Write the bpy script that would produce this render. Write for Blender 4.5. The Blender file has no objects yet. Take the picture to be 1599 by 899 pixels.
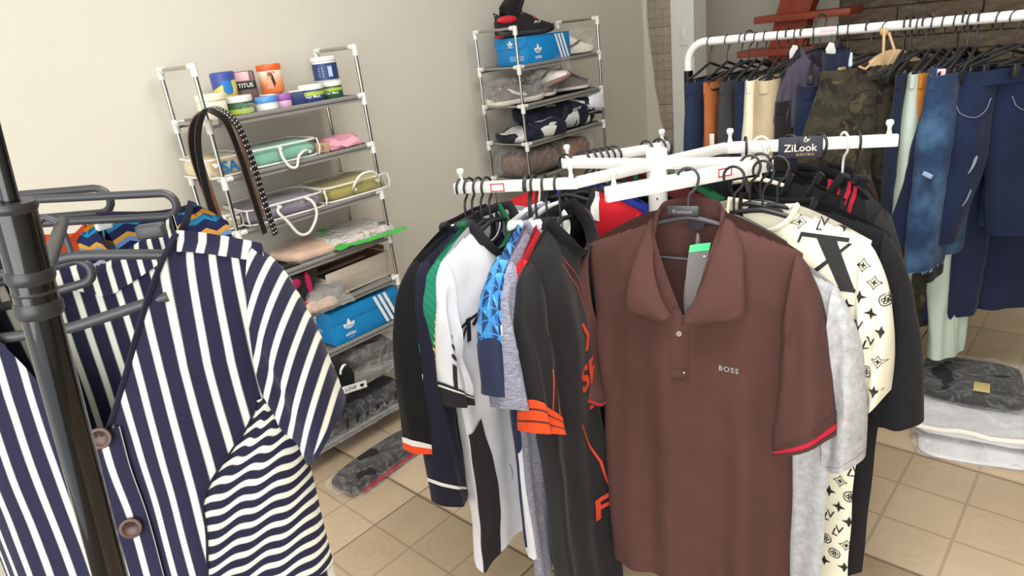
import bpy, bmesh, math, random
import numpy as np
from mathutils import Vector, Matrix, noise

# ---------------------------------------------------------------- camera, world, light
SC = bpy.context.scene
COL = SC.collection
cam_d = bpy.data.cameras.new('camera'); cam = bpy.data.objects.new('camera', cam_d); COL.objects.link(cam)
cam_d.sensor_width = 36.0; cam_d.lens = 1050.0 / 1599.0 * 36.0; cam_d.clip_start = 0.02
rgt = Vector((0.66567, -0.73767, -0.11281)); dwn = Vector((-0.33790, -0.16318, -0.92693)); fwd = Vector((0.66536, 0.65515, -0.35788))
cam.matrix_world = Matrix(((rgt.x, -dwn.x, -fwd.x, 0), (rgt.y, -dwn.y, -fwd.y, 0), (rgt.z, -dwn.z, -fwd.z, 1.55), (0, 0, 0, 1)))
SC.camera = cam
W = bpy.data.worlds.new('daylight'); SC.world = W; W.use_nodes = True
W.node_tree.nodes['Background'].inputs[0].default_value = (0.93, 0.97, 1.0, 1)
W.node_tree.nodes['Background'].inputs[1].default_value = 0.9

def area(name, loc, target, sx, sy, power, color=(1, 1, 1)):
    d = bpy.data.lights.new(name, 'AREA'); d.shape = 'RECTANGLE'; d.size = sx; d.size_y = sy; d.energy = power; d.color = color
    o = bpy.data.objects.new(name, d); COL.objects.link(o); o.location = loc
    o.rotation_euler = (Vector(target) - Vector(loc)).to_track_quat('-Z', 'Y').to_euler()
    return o
area('shopfront_daylight', (-1.9, -0.8, 1.7), (1.8, 0.9, 0.9), 3.0, 2.2, 58, (0.985, 1.0, 0.965))
area('ceiling_panel_lamp', (1.1, 0.5, 2.84), (1.2, 0.7, 0.0), 1.6, 1.2, 34, (1.0, 0.97, 0.93))
VS = SC.view_settings
SC.display_settings.display_device = 'sRGB'
VS.view_transform = 'Standard'; VS.look = 'None'; VS.exposure = 0.80; VS.gamma = 1.0; VS.use_curve_mapping = False

# ---------------------------------------------------------------- materials
def lin(c):
    return tuple(((v / 255.0) / 12.92 if v / 255.0 <= 0.04045 else ((v / 255.0 + 0.055) / 1.055) ** 2.4) for v in c)
def rgba(c): return (*lin(c), 1.0)

class NT:
    def __init__(s, name):
        s.m = bpy.data.materials.new(name); s.m.use_nodes = True
        s.t = s.m.node_tree; s.n = s.t.nodes; s.p = s.n['Principled BSDF']; s.out = s.n['Material Output']
    def new(s, k): return s.n.new(k)
    def put(s, v, sock):
        if isinstance(v, bpy.types.NodeSocket): s.t.links.new(v, sock)
        elif v is not None: sock.default_value = v
    def math(s, op, a, b=None, c=None):
        n = s.new('ShaderNodeMath'); n.operation = op
        s.put(a, n.inputs[0]); s.put(b, n.inputs[1]); s.put(c, n.inputs[2]); return n.outputs[0]
    def mix(s, f, a, b):
        n = s.new('ShaderNodeMix'); n.data_type = 'RGBA'
        s.put(f, n.inputs[0]); s.put(rgba(a) if isinstance(a, tuple) and len(a) == 3 else a, n.inputs[6]); s.put(rgba(b) if isinstance(b, tuple) and len(b) == 3 else b, n.inputs[7])
        return n.outputs[2]
    def uv(s): return s.new('ShaderNodeTexCoord').outputs['UV']
    def obj(s): return s.new('ShaderNodeTexCoord').outputs['Object']
    def sep(s, v):
        n = s.new('ShaderNodeSeparateXYZ'); s.t.links.new(v, n.inputs[0]); return n.outputs
    def mapp(s, v, scale=(1, 1, 1), loc=(0, 0, 0), rot=(0, 0, 0)):
        n = s.new('ShaderNodeMapping'); s.t.links.new(v, n.inputs[0]); n.inputs[1].default_value = loc; n.inputs[2].default_value = rot; n.inputs[3].default_value = scale
        return n.outputs[0]
    def noise(s, v, scale, detail=3.0, rough=0.5, dist=0.0):
        n = s.new('ShaderNodeTexNoise'); s.put(v, n.inputs['Vector']); n.inputs['Scale'].default_value = scale; n.inputs['Detail'].default_value = detail
        n.inputs['Roughness'].default_value = rough; n.inputs['Distortion'].default_value = dist
        return n.outputs[0]
    def vor(s, v, scale, feat='F1'):
        n = s.new('ShaderNodeTexVoronoi'); s.put(v, n.inputs['Vector']); n.inputs['Scale'].default_value = scale; n.feature = feat
        return n.outputs
    def ramp(s, f, stops, mode='LINEAR'):
        n = s.new('ShaderNodeValToRGB'); n.color_ramp.interpolation = mode
        e = n.color_ramp.elements
        while len(e) < len(stops): e.new(0.5)
        for el, (p, c) in zip(e, stops): el.position = p; el.color = rgba(c) if len(c) == 3 else c
        s.put(f, n.inputs[0]); return n.outputs[0]
    def step(s, v, edge, soft=0.02):
        n = s.new('ShaderNodeMapRange'); n.interpolation_type = 'SMOOTHSTEP'; s.put(v, n.inputs[0]); n.inputs[1].default_value = edge - soft; n.inputs[2].default_value = edge + soft
        return n.outputs[0]
    def bump(s, h, strength=0.3, dist=0.002):
        n = s.new('ShaderNodeBump'); n.inputs['Strength'].default_value = strength; n.inputs['Distance'].default_value = dist
        s.put(h, n.inputs['Height']); s.t.links.new(n.outputs[0], s.p.inputs['Normal'])
    def col(s, c): s.put(rgba(c) if isinstance(c, tuple) and len(c) == 3 else c, s.p.inputs['Base Color'])
    def stripe(s, x, period, duty, off=0.0, soft=0.04):
        f = s.math('FRACT', s.math('ADD', s.math('DIVIDE', x, period), off + 100.0))
        d = s.math('ABSOLUTE', s.math('SUBTRACT', f, 0.5))       # 0 at stripe centre
        return s.math('SUBTRACT', 1.0, s.step(d, duty / 2, soft))

def plain(name, c, rough=0.5, metal=0.0, var=0.0, bump=0.0, bscale=300.0, coat=0.0):
    k = NT(name); k.p.inputs['Roughness'].default_value = rough; k.p.inputs['Metallic'].default_value = metal
    k.p.inputs['Coat Weight'].default_value = coat
    if var:
        nz = k.noise(k.obj(), 14.0, 4.0)
        k.col(k.mix(nz, tuple(max(0, v * (1 - var)) for v in c), tuple(min(255, v * (1 + var)) for v in c)))
    else:
        k.col(c)
    if bump: k.bump(k.noise(k.obj(), bscale, 2.0), bump, 0.001)
    return k.m

def fabric(name, c, pattern=None, rough=0.9, weave=0.25, sheen=0.06, var=0.07, wscale=900.0):
    k = NT(name); k.p.inputs['Roughness'].default_value = rough; k.p.inputs['Sheen Weight'].default_value = sheen; k.p.inputs['Sheen Roughness'].default_value = 0.5
    k.p.inputs['Specular IOR Level'].default_value = 0.25
    if pattern: k.col(pattern(k))
    else:
        nz = k.noise(k.obj(), 9.0, 5.0)
        k.col(k.mix(nz, tuple(v * (1 - var) for v in c), tuple(min(255, v * (1 + var)) for v in c)))
    w_ = k.math('ADD', k.noise(k.obj(), wscale, 1.0), k.math('MULTIPLY', k.noise(k.obj(), 35.0, 3.0), 2.2))
    k.bump(w_, weave, 0.0012)
    return k.m

def plastic_film(name, tint=(235, 235, 232), amount=0.10, rough=0.10, crinkle=16.0):
    k = NT(name)
    k.p.inputs['Roughness'].default_value = rough; k.p.inputs['Specular IOR Level'].default_value = 0.8
    nz = k.noise(k.obj(), crinkle, 3.0, 0.55, 1.2); n2 = k.noise(k.obj(), crinkle * 2.3, 2.0, 0.5, 0.8)
    k.p.inputs['Coat Weight'].default_value = .3; k.col(tint); k.bump(k.math('ADD', nz, k.math('MULTIPLY', n2, .4)), 1.0, 0.03)
    tr = k.new('ShaderNodeBsdfTransparent'); mx = k.new('ShaderNodeMixShader')
    ridge = k.math('SUBTRACT', 1.0, k.step(k.math('ABSOLUTE', k.math('SUBTRACT', nz, 0.5)), 0.03, 0.03)); lw = k.new('ShaderNodeLayerWeight'); lw.inputs[0].default_value = .25
    fac = k.math('ADD', amount, k.math('ADD', k.math('MULTIPLY', ridge, .10), k.math('MULTIPLY', lw.outputs[1], .22))); fac = k.math('MINIMUM', fac, .95)
    k.put(fac, mx.inputs[0]); k.t.links.new(tr.outputs[0], mx.inputs[1]); k.t.links.new(k.p.outputs[0], mx.inputs[2])
    k.t.links.new(mx.outputs[0], k.out.inputs[0])
    return k.m

M = {}
M['white_paint'] = plain('white_paint', (236, 234, 230), 0.35, 0, 0.03, 0.15, 60)
M['chrome'] = plain('chrome', (190, 190, 188), 0.22, 1.0)
M['white_plastic'] = plain('white_plastic', (225, 225, 220), 0.4)
M['cream_plastic'] = plain('cream_plastic', (238, 230, 205), 0.4)
M['black_plastic'] = plain('black_plastic', (38, 38, 40), 0.38, 0, 0.1)
M['charcoal_plastic'] = plain('charcoal_plastic', (60, 60, 64), 0.4, 0, 0.1)
M['black_metal'] = plain('black_metal', (22, 22, 24), 0.18, 0.6, 0, 0, 0, 0.6)
M['ink'] = plain('black_print', (22, 22, 24), 0.7)
M['white_print'] = plain('white_print', (240, 240, 238), 0.6)
M['orange_print'] = plain('orange_print', (208, 64, 38), 0.7)
M['grey_print'] = plain('grey_print', (150, 148, 150), 0.5)
M['yellow_print'] = plain('yellow_print', (225, 190, 50), 0.6)
M['gold_print'] = plain('gold_print', (230, 190, 110), 0.5)
M['red_print'] = plain('red_print', (200, 40, 50), 0.6)
M['pink_paper'] = plain('pink_paper', (238, 190, 196), 0.7)
M['pole_chip'] = plain('paint_chip', (60, 54, 50), 0.7)

# ---------------------------------------------------------------- mesh helpers
class G:
    """vertex / face / uv accumulator"""
    def __init__(s): s.v = []; s.f = []; s.u = []; s.mi = []
    def add(s, verts, faces, uvs=None, mi=0):
        o = len(s.v); s.v += [tuple(p) for p in verts]
        for i, f in enumerate(faces):
            s.f.append(tuple(o + k for k in f)); s.u.append([uvs[k] for k in f] if uvs is not None else [(0, 0)] * len(f)); s.mi.append(mi)
        return s
    def grid(s, P, closed_u=False, uvs=None, mi=0):
        n = len(P); m = len(P[0]); o = []
        verts = [p for r in P for p in r]
        faces = []; fu = []
        for i in range(n - 1):
            for j in range(m if closed_u else m - 1):
                j2 = (j + 1) % m
                faces.append((i * m + j, i * m + j2, (i + 1) * m + j2, (i + 1) * m + j))
        return s.add(verts, faces, [q for r in uvs for q in r] if uvs is not None else None, mi)
    def tube(s, pts, r, seg=8, closed=False, caps=True, mi=0, flat=1.0):
        pts = [Vector(p) for p in pts]; n = len(pts); rad = r if isinstance(r, (list, tuple)) else [r] * n
        rings = []; up = None
        for i, p in enumerate(pts):
            if closed: d = pts[(i + 1) % n] - pts[i - 1]
            else: d = pts[min(i + 1, n - 1)] - pts[max(i - 1, 0)]
            if d.length < 1e-9: d = Vector((0, 0, 1))
            d.normalize()
            if up is None:
                up = Vector((0, 0, 1)) if abs(d.z) < 0.9 else Vector((0, 1, 0))
            a = (up - d * up.dot(d))
            if a.length < 1e-6: a = d.orthogonal()
            a.normalize(); up = a; b = d.cross(a)
            rings.append([p + a * (rad[i] * math.cos(2 * math.pi * k / seg)) + b * (rad[i] * flat * math.sin(2 * math.pi * k / seg)) for k in range(seg)])
        if closed: rings.append(rings[0])
        o = len(s.v)
        s.grid(rings, True, None, mi)
        if caps and not closed:
            s.add(rings[0], [tuple(range(seg))[::-1]], None, mi); s.add(rings[-1], [tuple(range(seg))], None, mi)
        return s
    def box(s, c, d, rot=None, bev=0.0, mi=0):
        bm = bmesh.new(); bmesh.ops.create_cube(bm, size=1.0)
        for v in bm.verts: v.co = Vector((v.co.x * d[0], v.co.y * d[1], v.co.z * d[2]))
        if bev: bmesh.ops.bevel(bm, geom=bm.edges[:], offset=bev, segments=2, affect='EDGES', profile=0.5)
        R = rot if rot is not None else Matrix.Identity(3)
        s.from_bm(bm, lambda p: R @ p + Vector(c), mi); return s
    def from_bm(s, bm, fn=lambda p: p, mi=0):
        bm.verts.index_update()
        s.add([fn(v.co) for v in bm.verts], [[v.index for v in f.verts] for f in bm.faces], None, mi); bm.free(); return s
    def lathe(s, prof, c=(0, 0, 0), seg=28, caps=True, mi=0, sx=1.0, sy=1.0):
        c = Vector(c)
        rings = [[c + Vector((r * sx * math.cos(2 * math.pi * k / seg), r * sy * math.sin(2 * math.pi * k / seg), z)) for k in range(seg)] for r, z in prof]
        uvs = [[(k / seg, z) for k in range(seg)] for r, z in prof]
        s.grid(rings, True, uvs, mi)
        if caps:
            if prof[0][0] > 1e-5: s.add(rings[0], [tuple(range(seg))[::-1]], None, mi)
            if prof[-1][0] > 1e-5: s.add(rings[-1], [tuple(range(seg))], None, mi)
        return s
    def prism(s, outline, y0, y1, mi=0):
        """outline in x,z ; extruded along y"""
        n = len(outline); a = [(x, y0, z) for x, z in outline]; b = [(x, y1, z) for x, z in outline]
        s.add(a + b, [tuple(range(n)), tuple(range(2 * n - 1, n - 1, -1))] + [(i, i + n, (i + 1) % n + n, (i + 1) % n) for i in range(n)], None, mi); return s
    def ellipsoid(s, c, r, seg=20, rings=12, mi=0, fn=None):
        P = []
        for i in range(rings + 1):
            th = math.pi * i / rings
            P.append([Vector((r[0] * math.sin(th) * math.cos(2 * math.pi * k / seg), r[1] * math.sin(th) * math.sin(2 * math.pi * k / seg), r[2] * math.cos(th))) for k in range(seg)])
        if fn: P = [[fn(p) for p in rr] for rr in P]
        c = Vector(c); s.grid([[p + c for p in rr] for rr in P], True, None, mi); return s
    def mesh(s, name, smooth=True, weld=0.0):
        me = bpy.data.meshes.new(name); me.from_pydata(s.v, [], s.f)
        ul = me.uv_layers.new(name='UVMap'); k = 0
        flat = [c for fu in s.u for q in fu for c in q]
        ul.data.foreach_set('uv', flat)
        me.polygons.foreach_set('material_index', s.mi)
        if weld:
            bm = bmesh.new(); bm.from_mesh(me); bmesh.ops.remove_doubles(bm, verts=bm.verts[:], dist=weld); bm.to_mesh(me); bm.free()
        if smooth:
            me.polygons.foreach_set('use_smooth', [True] * len(me.polygons))
            if hasattr(me, 'set_sharp_from_angle'): me.set_sharp_from_angle(angle=math.radians(smooth if smooth is not True else 50))
        me.update(); return me
    def obj(s, name, mat, parent=None, smooth=True, weld=0.0, loc=None):
        o = bpy.data.objects.new(name, s.mesh(name, smooth, weld)); COL.objects.link(o)
        for m in (mat if isinstance(mat, (list, tuple)) else [mat]): o.data.materials.append(M[m] if isinstance(m, str) else m)
        if parent is not None: o.parent = parent
        if loc is not None: o.location = loc
        return o

def tag(o, label=None, cat=None, group=None, kind=None):
    for k, v in (('label', label), ('category', cat), ('group', group), ('kind', kind)):
        if v: o[k] = v
    return o
def thing(name, label, cat, loc=(0, 0, 0), rot=(0, 0, 0), group=None):
    o = bpy.data.objects.new(name, None); COL.objects.link(o); o.location = loc; o.rotation_euler = rot; o.empty_display_size = 0.05
    return tag(o, label, cat, group)
def copy_thing(src, loc, rot, label, group=None):
    r = src.copy(); COL.objects.link(r); r.location = loc; r.rotation_euler = rot; r['label'] = label
    if group: r['group'] = group
    for ch in list(src.children):
        c = ch.copy(); COL.objects.link(c); c.parent = r
        for gch in list(ch.children):
            d = gch.copy(); COL.objects.link(d); d.parent = c
    return r
def turn(yaw, tilt=0.0, roll=0.0):
    """yaw about z, then tilt about local x, then roll about local y (degrees)"""
    return (Matrix.Rotation(math.radians(yaw), 3, 'Z') @ Matrix.Rotation(math.radians(tilt), 3, 'X') @ Matrix.Rotation(math.radians(roll), 3, 'Y')).to_euler()
def structure(o): o['kind'] = 'structure'; return o

_fc = {}
def text2d(s, size, bold=0.0, shear=0.0, spacing=1.0):
    key = (s, bold, shear, spacing)
    if key not in _fc:
        cu = bpy.data.curves.new('t', 'FONT'); cu.body = s; cu.align_x = 'CENTER'; cu.align_y = 'CENTER'; cu.offset = bold; cu.shear = shear; cu.space_character = spacing; cu.resolution_u = 3
        o = bpy.data.objects.new('t', cu); COL.objects.link(o)
        dg = bpy.context.evaluated_depsgraph_get()
        me = bpy.data.meshes.new_from_object(o.evaluated_get(dg))
        _fc[key] = ([(v.co.x, v.co.y) for v in me.vertices], [tuple(p.vertices) for p in me.polygons])
        bpy.data.objects.remove(o); bpy.data.meshes.remove(me); bpy.data.curves.remove(cu)
    v, f = _fc[key]
    return [(x * size, y * size) for x, y in v], f
def poly2d(pts): return list(pts), [tuple(range(len(pts)))]
def rect2d(x0, y0, x1, y1): return poly2d([(x0, y0), (x1, y0), (x1, y1), (x0, y1)])
def ell2d(cx, cy, rx, ry, n=16, a=0.0):
    ca, sa = math.cos(a), math.sin(a)
    return poly2d([(cx + rx * math.cos(2 * math.pi * k / n) * ca - ry * math.sin(2 * math.pi * k / n) * sa, cy + rx * math.cos(2 * math.pi * k / n) * sa + ry * math.sin(2 * math.pi * k / n) * ca) for k in range(n)])
def ring2d(cx, cy, r0, r1, n=20):
    o = [(cx + r0 * math.cos(2 * math.pi * k / n), cy + r0 * math.sin(2 * math.pi * k / n)) for k in range(n)] + [(cx + r1 * math.cos(2 * math.pi * k / n), cy + r1 * math.sin(2 * math.pi * k / n)) for k in range(n)]
    return o, [(k, (k + 1) % n, n + (k + 1) % n, n + k) for k in range(n)]
def join2d(*sh):
    v = []; f = []
    for a, b in sh:
        o = len(v); v += list(a); f += [tuple(o + k for k in q) for q in b]
    return v, f
def move2d(sh, dx, dy, rot=0.0, sc=1.0):
    c, s_ = math.cos(rot), math.sin(rot)
    return [(dx + sc * (x * c - y * s_), dy + sc * (x * s_ + y * c)) for x, y in sh[0]], sh[1]
def decal(name, sh, surf, mat, parent, maxlen=0.03):
    """lay a flat 2-D print on a surface function surf(a,b)->Vector"""
    bm = bmesh.new(); vs = [bm.verts.new((x, y, 0)) for x, y in sh[0]]
    for f in sh[1]:
        try: bm.faces.new([vs[k] for k in f])
        except ValueError: pass
    bmesh.ops.triangulate(bm, faces=bm.faces[:])
    for _ in range(4):
        e = [q for q in bm.edges if q.calc_length() > maxlen]
        if not e: break
        bmesh.ops.subdivide_edges(bm, edges=e, cuts=1); bmesh.ops.triangulate(bm, faces=[f for f in bm.faces if len(f.verts) > 3])
    g = G(); g.from_bm(bm, lambda p: surf(p.x, p.y))
    return g.obj(name, mat, parent, True)
def strokes(w, h, n=6, seed=1, slant=.2):
    """small print too faint to read: a row of short marks"""
    rs = random.Random(seed); out = []; st = w / n
    for i in range(n):
        x = -w / 2 + st * i; ww = st * rs.uniform(.45, .8); hh = h * rs.uniform(.7, 1.0); out.append(poly2d([(x, -hh / 2), (x + ww * .4, -hh / 2), (x + ww * .4 + slant * hh, hh / 2), (x + slant * hh, hh / 2)]))
        if i % 2: out.append(rect2d(x, -hh * .1, x + ww, hh * .12))
    return join2d(*out)
def plane_surf(o, ax, ay):
    o, ax, ay = Vector(o), Vector(ax), Vector(ay)
    return lambda a, b: o + ax * a + ay * b
# ---------------------------------------------------------------- garments
def sm(t): t = max(0.0, min(1.0, t)); return t * t * (3 - 2 * t)
def bez(a, c, b, t): return ((1 - t) ** 2 * a[0] + 2 * t * (1 - t) * c[0] + t * t * b[0], (1 - t) ** 2 * a[1] + 2 * t * (1 - t) * c[1] + t * t * b[1])

class Shirt:
    """A top on a hanger. Local frame: x to the right seen from the front, front faces -y, z = 0 at the side neck point."""
    D = dict(sh=.225, slope=.055, n=.085, fd=.09, bd=.02, ny=.05, vq=2.0, arm=.21, W=.255, Wh=.26, L=.70, T=.045, Th=.055, fa=.006, nf=4.0, seed=1, hem=None,
             bulge=.0, swing=.0, sway=0.0, slL=None, slR=None, nt=46, ns=66, drop=0.0)
    def __init__(s, name, label, cat, mat, pos, rot, group=None, sleeve_mat=None, **k):
        s.p = dict(s.D); s.p.update(k); s.__dict__.update(s.p)
        s.root = thing(name, label, cat, pos, turn(*rot), group); s.mat = mat; s.smat = sleeve_mat or mat
        s.rs = random.Random(s.seed); s.ph = [s.rs.uniform(0, 6.28) for _ in range(8)]
        s.body()
        s.sl = {}
        for sd, key in ((-1, 'slL'), (1, 'slR')):
            if s.p[key]: s.sl[sd] = s.p[key]; s.sleeve(sd)
    def topz(s, x, front):
        ax = abs(x)
        if ax < s.n: return -(s.fd if front else s.bd) * max(0.0, 1 - (ax / s.n) ** s.vq) ** (1 / s.vq if s.vq > 1.5 else 1.0)
        return -s.slope * ((ax - s.n) / max(1e-6, s.sh - s.n)) ** 1.25
    def hw(s, d):
        if d < s.arm: return s.sh + (s.W - s.sh) * sm(d / s.arm)
        return s.W + (s.Wh - s.W) * (d - s.arm) / max(.01, s.L - s.arm)
    def pt(s, u, t, front, off=0.0):
        xs = u * s.sh; z0 = s.topz(xs, front)
        zb = -s.L + (s.hem(u) if s.hem else 0.0) + .006 * math.sin(5 * u + s.ph[0])
        z = z0 + (zb - z0) * t
        d = max(0.0, -z - s.slope * abs(u)); x = u * s.hw(d)
        g = min(1.0, (d / .13)) ** .55
        th = s.T + (s.Th - s.T) * min(1.0, d / s.L)
        prof = max(0.0, 1 - abs(u) ** 3.0) ** .6
        sg = -1 if front else 1
        y = sg * (th + off) * max(g * prof, 0.0) + (sg * off * .5)
        if abs(xs) < s.n: y += sg * s.ny * math.sqrt(max(0, 1 - (xs / s.n) ** 2)) * (1 - g)
        r = min(1.0, d / .25); a = s.fa * r * (.45 + .9 * d / s.L)
        w = math.sin(s.nf * math.pi * u + s.ph[1] + 1.1 * math.sin(2.6 * d + s.ph[2])) + .55 * math.sin(s.nf * 1.9 * math.pi * u + s.ph[3] + 2.0 * d)
        w += 1.6 * noise.noise(Vector((x * 7, d * 3.2, s.seed * 3.1 + sg)))
        y += a * w * (1 if front else .8)
        y += .35 * s.fa * min(1, d / .08) * noise.noise(Vector((x * 16, d * 13, s.seed + 7.7 * sg)))
        y -= s.swing * (d / s.L) ** 1.2
        x += .006 * r * noise.noise(Vector((d * 6, s.seed, u))) + s.sway * (d / s.L)
        return Vector((x, y, z))
    def body(s):
        r = s.n / s.sh; a = s.ns // 3
        U = [-1 + (1 - r) * i / a for i in range(a)] + [-r + 2 * r * i / (a + 4) for i in range(a + 4)] + [r + (1 - r) * i / a for i in range(a + 1)]
        T_ = [(i / (s.nt - 1)) ** 1.75 for i in range(s.nt)]
        g = G(); P = []; UV = []
        for t in T_:
            fr = [s.pt(u, t, True) for u in U]; bk = [s.pt(u, t, False) for u in U[::-1]]
            P.append(fr + bk[1:-1]); UV.append([(q.x, q.z) for q in fr] + [(q.x, q.z) for q in bk[1:-1]])
        g.grid(P, True, UV)
        s.body_o = g.obj('body', s.mat, s.root, True)
    def front(s, off=.0015, front=True):
        def f(a, b):
            u = 0.0; t = 0.0
            for _ in range(12):
                d = max(0.0, -b - s.slope * abs(u)); u = max(-1, min(1, (a - s.sway * d / s.L) / s.hw(d)))
            z0 = s.topz(u * s.sh, front); zb = -s.L + (s.hem(u) if s.hem else 0.0) + .006 * math.sin(5 * u + s.ph[0])
            t = max(0.0, min(1.0, (b - z0) / (zb - z0)))
            p = s.pt(u, t, front); e = .004
            q1 = s.pt(min(1, u + .02), t, front) - s.pt(max(-1, u - .02), t, front); q2 = s.pt(u, min(1, t + .01), front) - s.pt(u, max(0, t - .01), front)
            nrm = q1.cross(q2)
            if nrm.length > 1e-9:
                nrm.normalize()
                if (nrm.y > 0) == front: nrm = -nrm
                p = p + nrm * off
            return p
        return f
    def slv(s, sd, t, ph, grow=1.0):
        k = s.sl[sd]
        A = (s.sh - .012, -s.slope + .0); B = (s.W - .02, -s.slope - s.arm)
        O = bez(A, k.get('c', ((A[0] + k['out'][0]) / 2 + .03, (A[1] + k['out'][1]) / 2 + .03)), k['out'], t)
        I = bez(B, k.get('ci', ((B[0] + k['inn'][0]) / 2, (B[1] + k['inn'][1]) / 2)), k['inn'], t)
        c = ((O[0] + I[0]) / 2, (O[1] + I[1]) / 2); h = ((O[0] - I[0]) / 2, (O[1] - I[1]) / 2)
        co, si = math.cos(ph), math.sin(ph)
        cc = math.copysign(abs(co) ** .85, co)
        th = (k.get('th0', .03) * (1 - t) + k.get('th', .04) * t) * grow
        x = c[0] + h[0] * cc * grow; z = c[1] + h[1] * cc * grow
        y = th * si + k.get('y', 0.0) * t ** 1.3
        ll = math.hypot(k['out'][0] - A[0], k['out'][1] - A[1])
        w = math.sin(3.0 * cc * 1.5 + s.ph[4] + 2.2 * t * ll * 4) + 1.4 * noise.noise(Vector((t * ll * 9, cc * 2.2, s.seed * 1.7 + sd)))
        y += k.get('fa', .007) * min(1, t * 3) * w
        x += .004 * noise.noise(Vector((t * ll * 14, s.seed, si))) * min(1, t * 4)
        return Vector((sd * x, y, z))
    def sleeve(s, sd):
        k = s.sl[sd]; n = 40; m = k.get('m', 26); g = G(); P = []; UV = []
        A = (s.sh, -s.slope); ln = math.hypot(k['out'][0] - A[0], k['out'][1] - A[1])
        for j in range(m + 1):
            t = j / m
            P.append([s.slv(sd, t, 2 * math.pi * i / n) for i in range(n)])
            UV.append([(2 * math.pi * i / n * .05, t * ln) for i in range(n)])
        # turned-in hem
        P.append([s.slv(sd, .97, 2 * math.pi * i / n, .9) for i in range(n)]); UV.append(UV[-1])
        g.grid(P, True, UV)
        return g.obj('sleeve', k.get('mat', s.smat), s.root, True)
    def sleeve_surf(s, sd, face=-1, off=.0015):
        k = s.sl[sd]; A = (s.sh, -s.slope); ln = math.hypot(k['out'][0] - A[0], k['out'][1] - A[1])
        def f(a, b):
            c = max(-1, min(1, a)); ph = math.acos(c) * (1 if face > 0 else -1)
            p = s.slv(sd, max(0, min(1, b / ln)), ph); return p + Vector((0, face * off, 0))
        return f
    def sleeve_flat(s, sd, off=.002):
        """the front of a sleeve addressed by local x and z"""
        tt = np.linspace(0, .985, 90); pp = np.linspace(-math.pi + .05, -.02, 70)
        pts = np.array([[tuple(s.slv(sd, t, p)) for p in pp] for t in tt]).reshape(-1, 3)
        def f(a, b):
            d = (pts[:, 0] - a) ** 2 + (pts[:, 2] - b) ** 2; i = np.argpartition(d, 4)[:4]; w_ = 1 / (d[i] + 1e-7); q = (pts[i] * w_[:, None]).sum(0) / w_.sum()
            return Vector((a if d.min() < 6e-5 else q[0], q[1] - off, b if d.min() < 6e-5 else q[2]))
        f.inside = lambda a, b: ((pts[:, 0] - a) ** 2 + (pts[:, 2] - b) ** 2).min() < 3e-5
        return f
    def band(s, sd, t0, t1, mat, name='cuff', grow=1.04, label=None):
        g = G(); n = 36; m = 4
        g.grid([[s.slv(sd, t0 + (t1 - t0) * j / m, 2 * math.pi * i / n, grow) for i in range(n)] for j in range(m + 1)], True)
        o = g.obj(name, mat, s.root, True)
        if label: o['label'] = label
        return o
    def rib(s, mat, r=.011, name='collar', both=True, flat=.45, lift=.0, label=None):
        pts = []
        for i in range(25):
            u = -1 + 2 * i / 24; pts.append(s.pt(u * s.n / s.sh, 0.0, True) + Vector((0, -.002, lift)))
        if both:
            for i in range(1, 24):
                u = 1 - 2 * i / 24; pts.append(s.pt(u * s.n / s.sh, 0.0, False) + Vector((0, .002, lift)))
        g = G(); g.tube(pts, r, 8, closed=both, flat=flat)
        o = g.obj(name, mat, s.root, True)
        if label: o['label'] = label
        return o
    def hemband(s, t0, t1, mat, name='hem', front=True):
        g = G(); P = []
        for j in range(4):
            t = t0 + (t1 - t0) * j / 3
            fr = [s.pt(-1 + 2 * i / 40, t, True, .003) for i in range(41)]; bk = [s.pt(1 - 2 * i / 40, t, False, .003) for i in range(1, 40)]
            P.append(fr + bk)
        g.grid(P, True); return g.obj(name, mat, s.root, True)
    def panel(s, u0, u1, t0, t1, mat, name='panel', front=True, off=.002, n=14, m=24, shape=None):
        """a sewn-on cloth panel following the body"""
        g = G(); P = []; UV = []
        for j in range(m + 1):
            t = t0 + (t1 - t0) * j / m; row = []; uv = []
            a, b = (u0, u1) if shape is None else shape(t)
            for i in range(n + 1):
                q = s.pt(a + (b - a) * i / n, t, front) + Vector((0, (-off if front else off), 0)); row.append(q); uv.append((q.x, q.z))
            P.append(row); UV.append(uv)
        g.grid(P, False, UV); return g.obj(name, mat, s.root, True)

def short_sl(out=(.33, -.25), inn=(.245, -.315), **k): return dict(out=out, inn=inn, **k)
def long_sl(out=(.33, -.62), inn=(.25, -.63), **k): return dict(out=out, inn=inn, **k)

# hangers: one prototype with parts, copied
def build_hanger(mat, w=.2, drop=.055, bar=True, r=.0052):
    h = thing('clothes_hanger', 'hanger', 'hanger')
    g = G(); hk = [(0, 0, -.012), (0, 0, .028), (.004, 0, .042), (.018, 0, .056)]
    for i in range(0, 11):
        a = -0.35 + (math.pi + .75) * i / 10; hk.append((.024 * math.cos(a) + .0, 0, .078 + .024 * math.sin(a)))
    g.tube(hk, .0032, 8); g.obj('hook', mat, h, True)
    g = G(); pts = []
    for i in range(25):
        u = -1 + 2 * i / 24; pts.append((u * w, 0.012 * u * u, -.012 - drop * abs(u) ** 1.35))
    g.tube(pts, [r * (.8 + .5 * (1 - abs(-1 + 2 * i / 24))) for i in range(25)], 8); g.obj('shoulder_bar', mat, h, True)
    if bar:
        g = G(); b = [(-w, .012, -.012 - drop), (-w * .985, .012, -.03 - drop), (-w * .92, .01, -.042 - drop), (0, .004, -.046 - drop), (w * .92, .01, -.042 - drop), (w * .985, .012, -.03 - drop), (w, .012, -.012 - drop)]
        g.tube(b, r * .75, 8); g.obj('trouser_bar', mat, h, True)
    return h
_hp = {}
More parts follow.
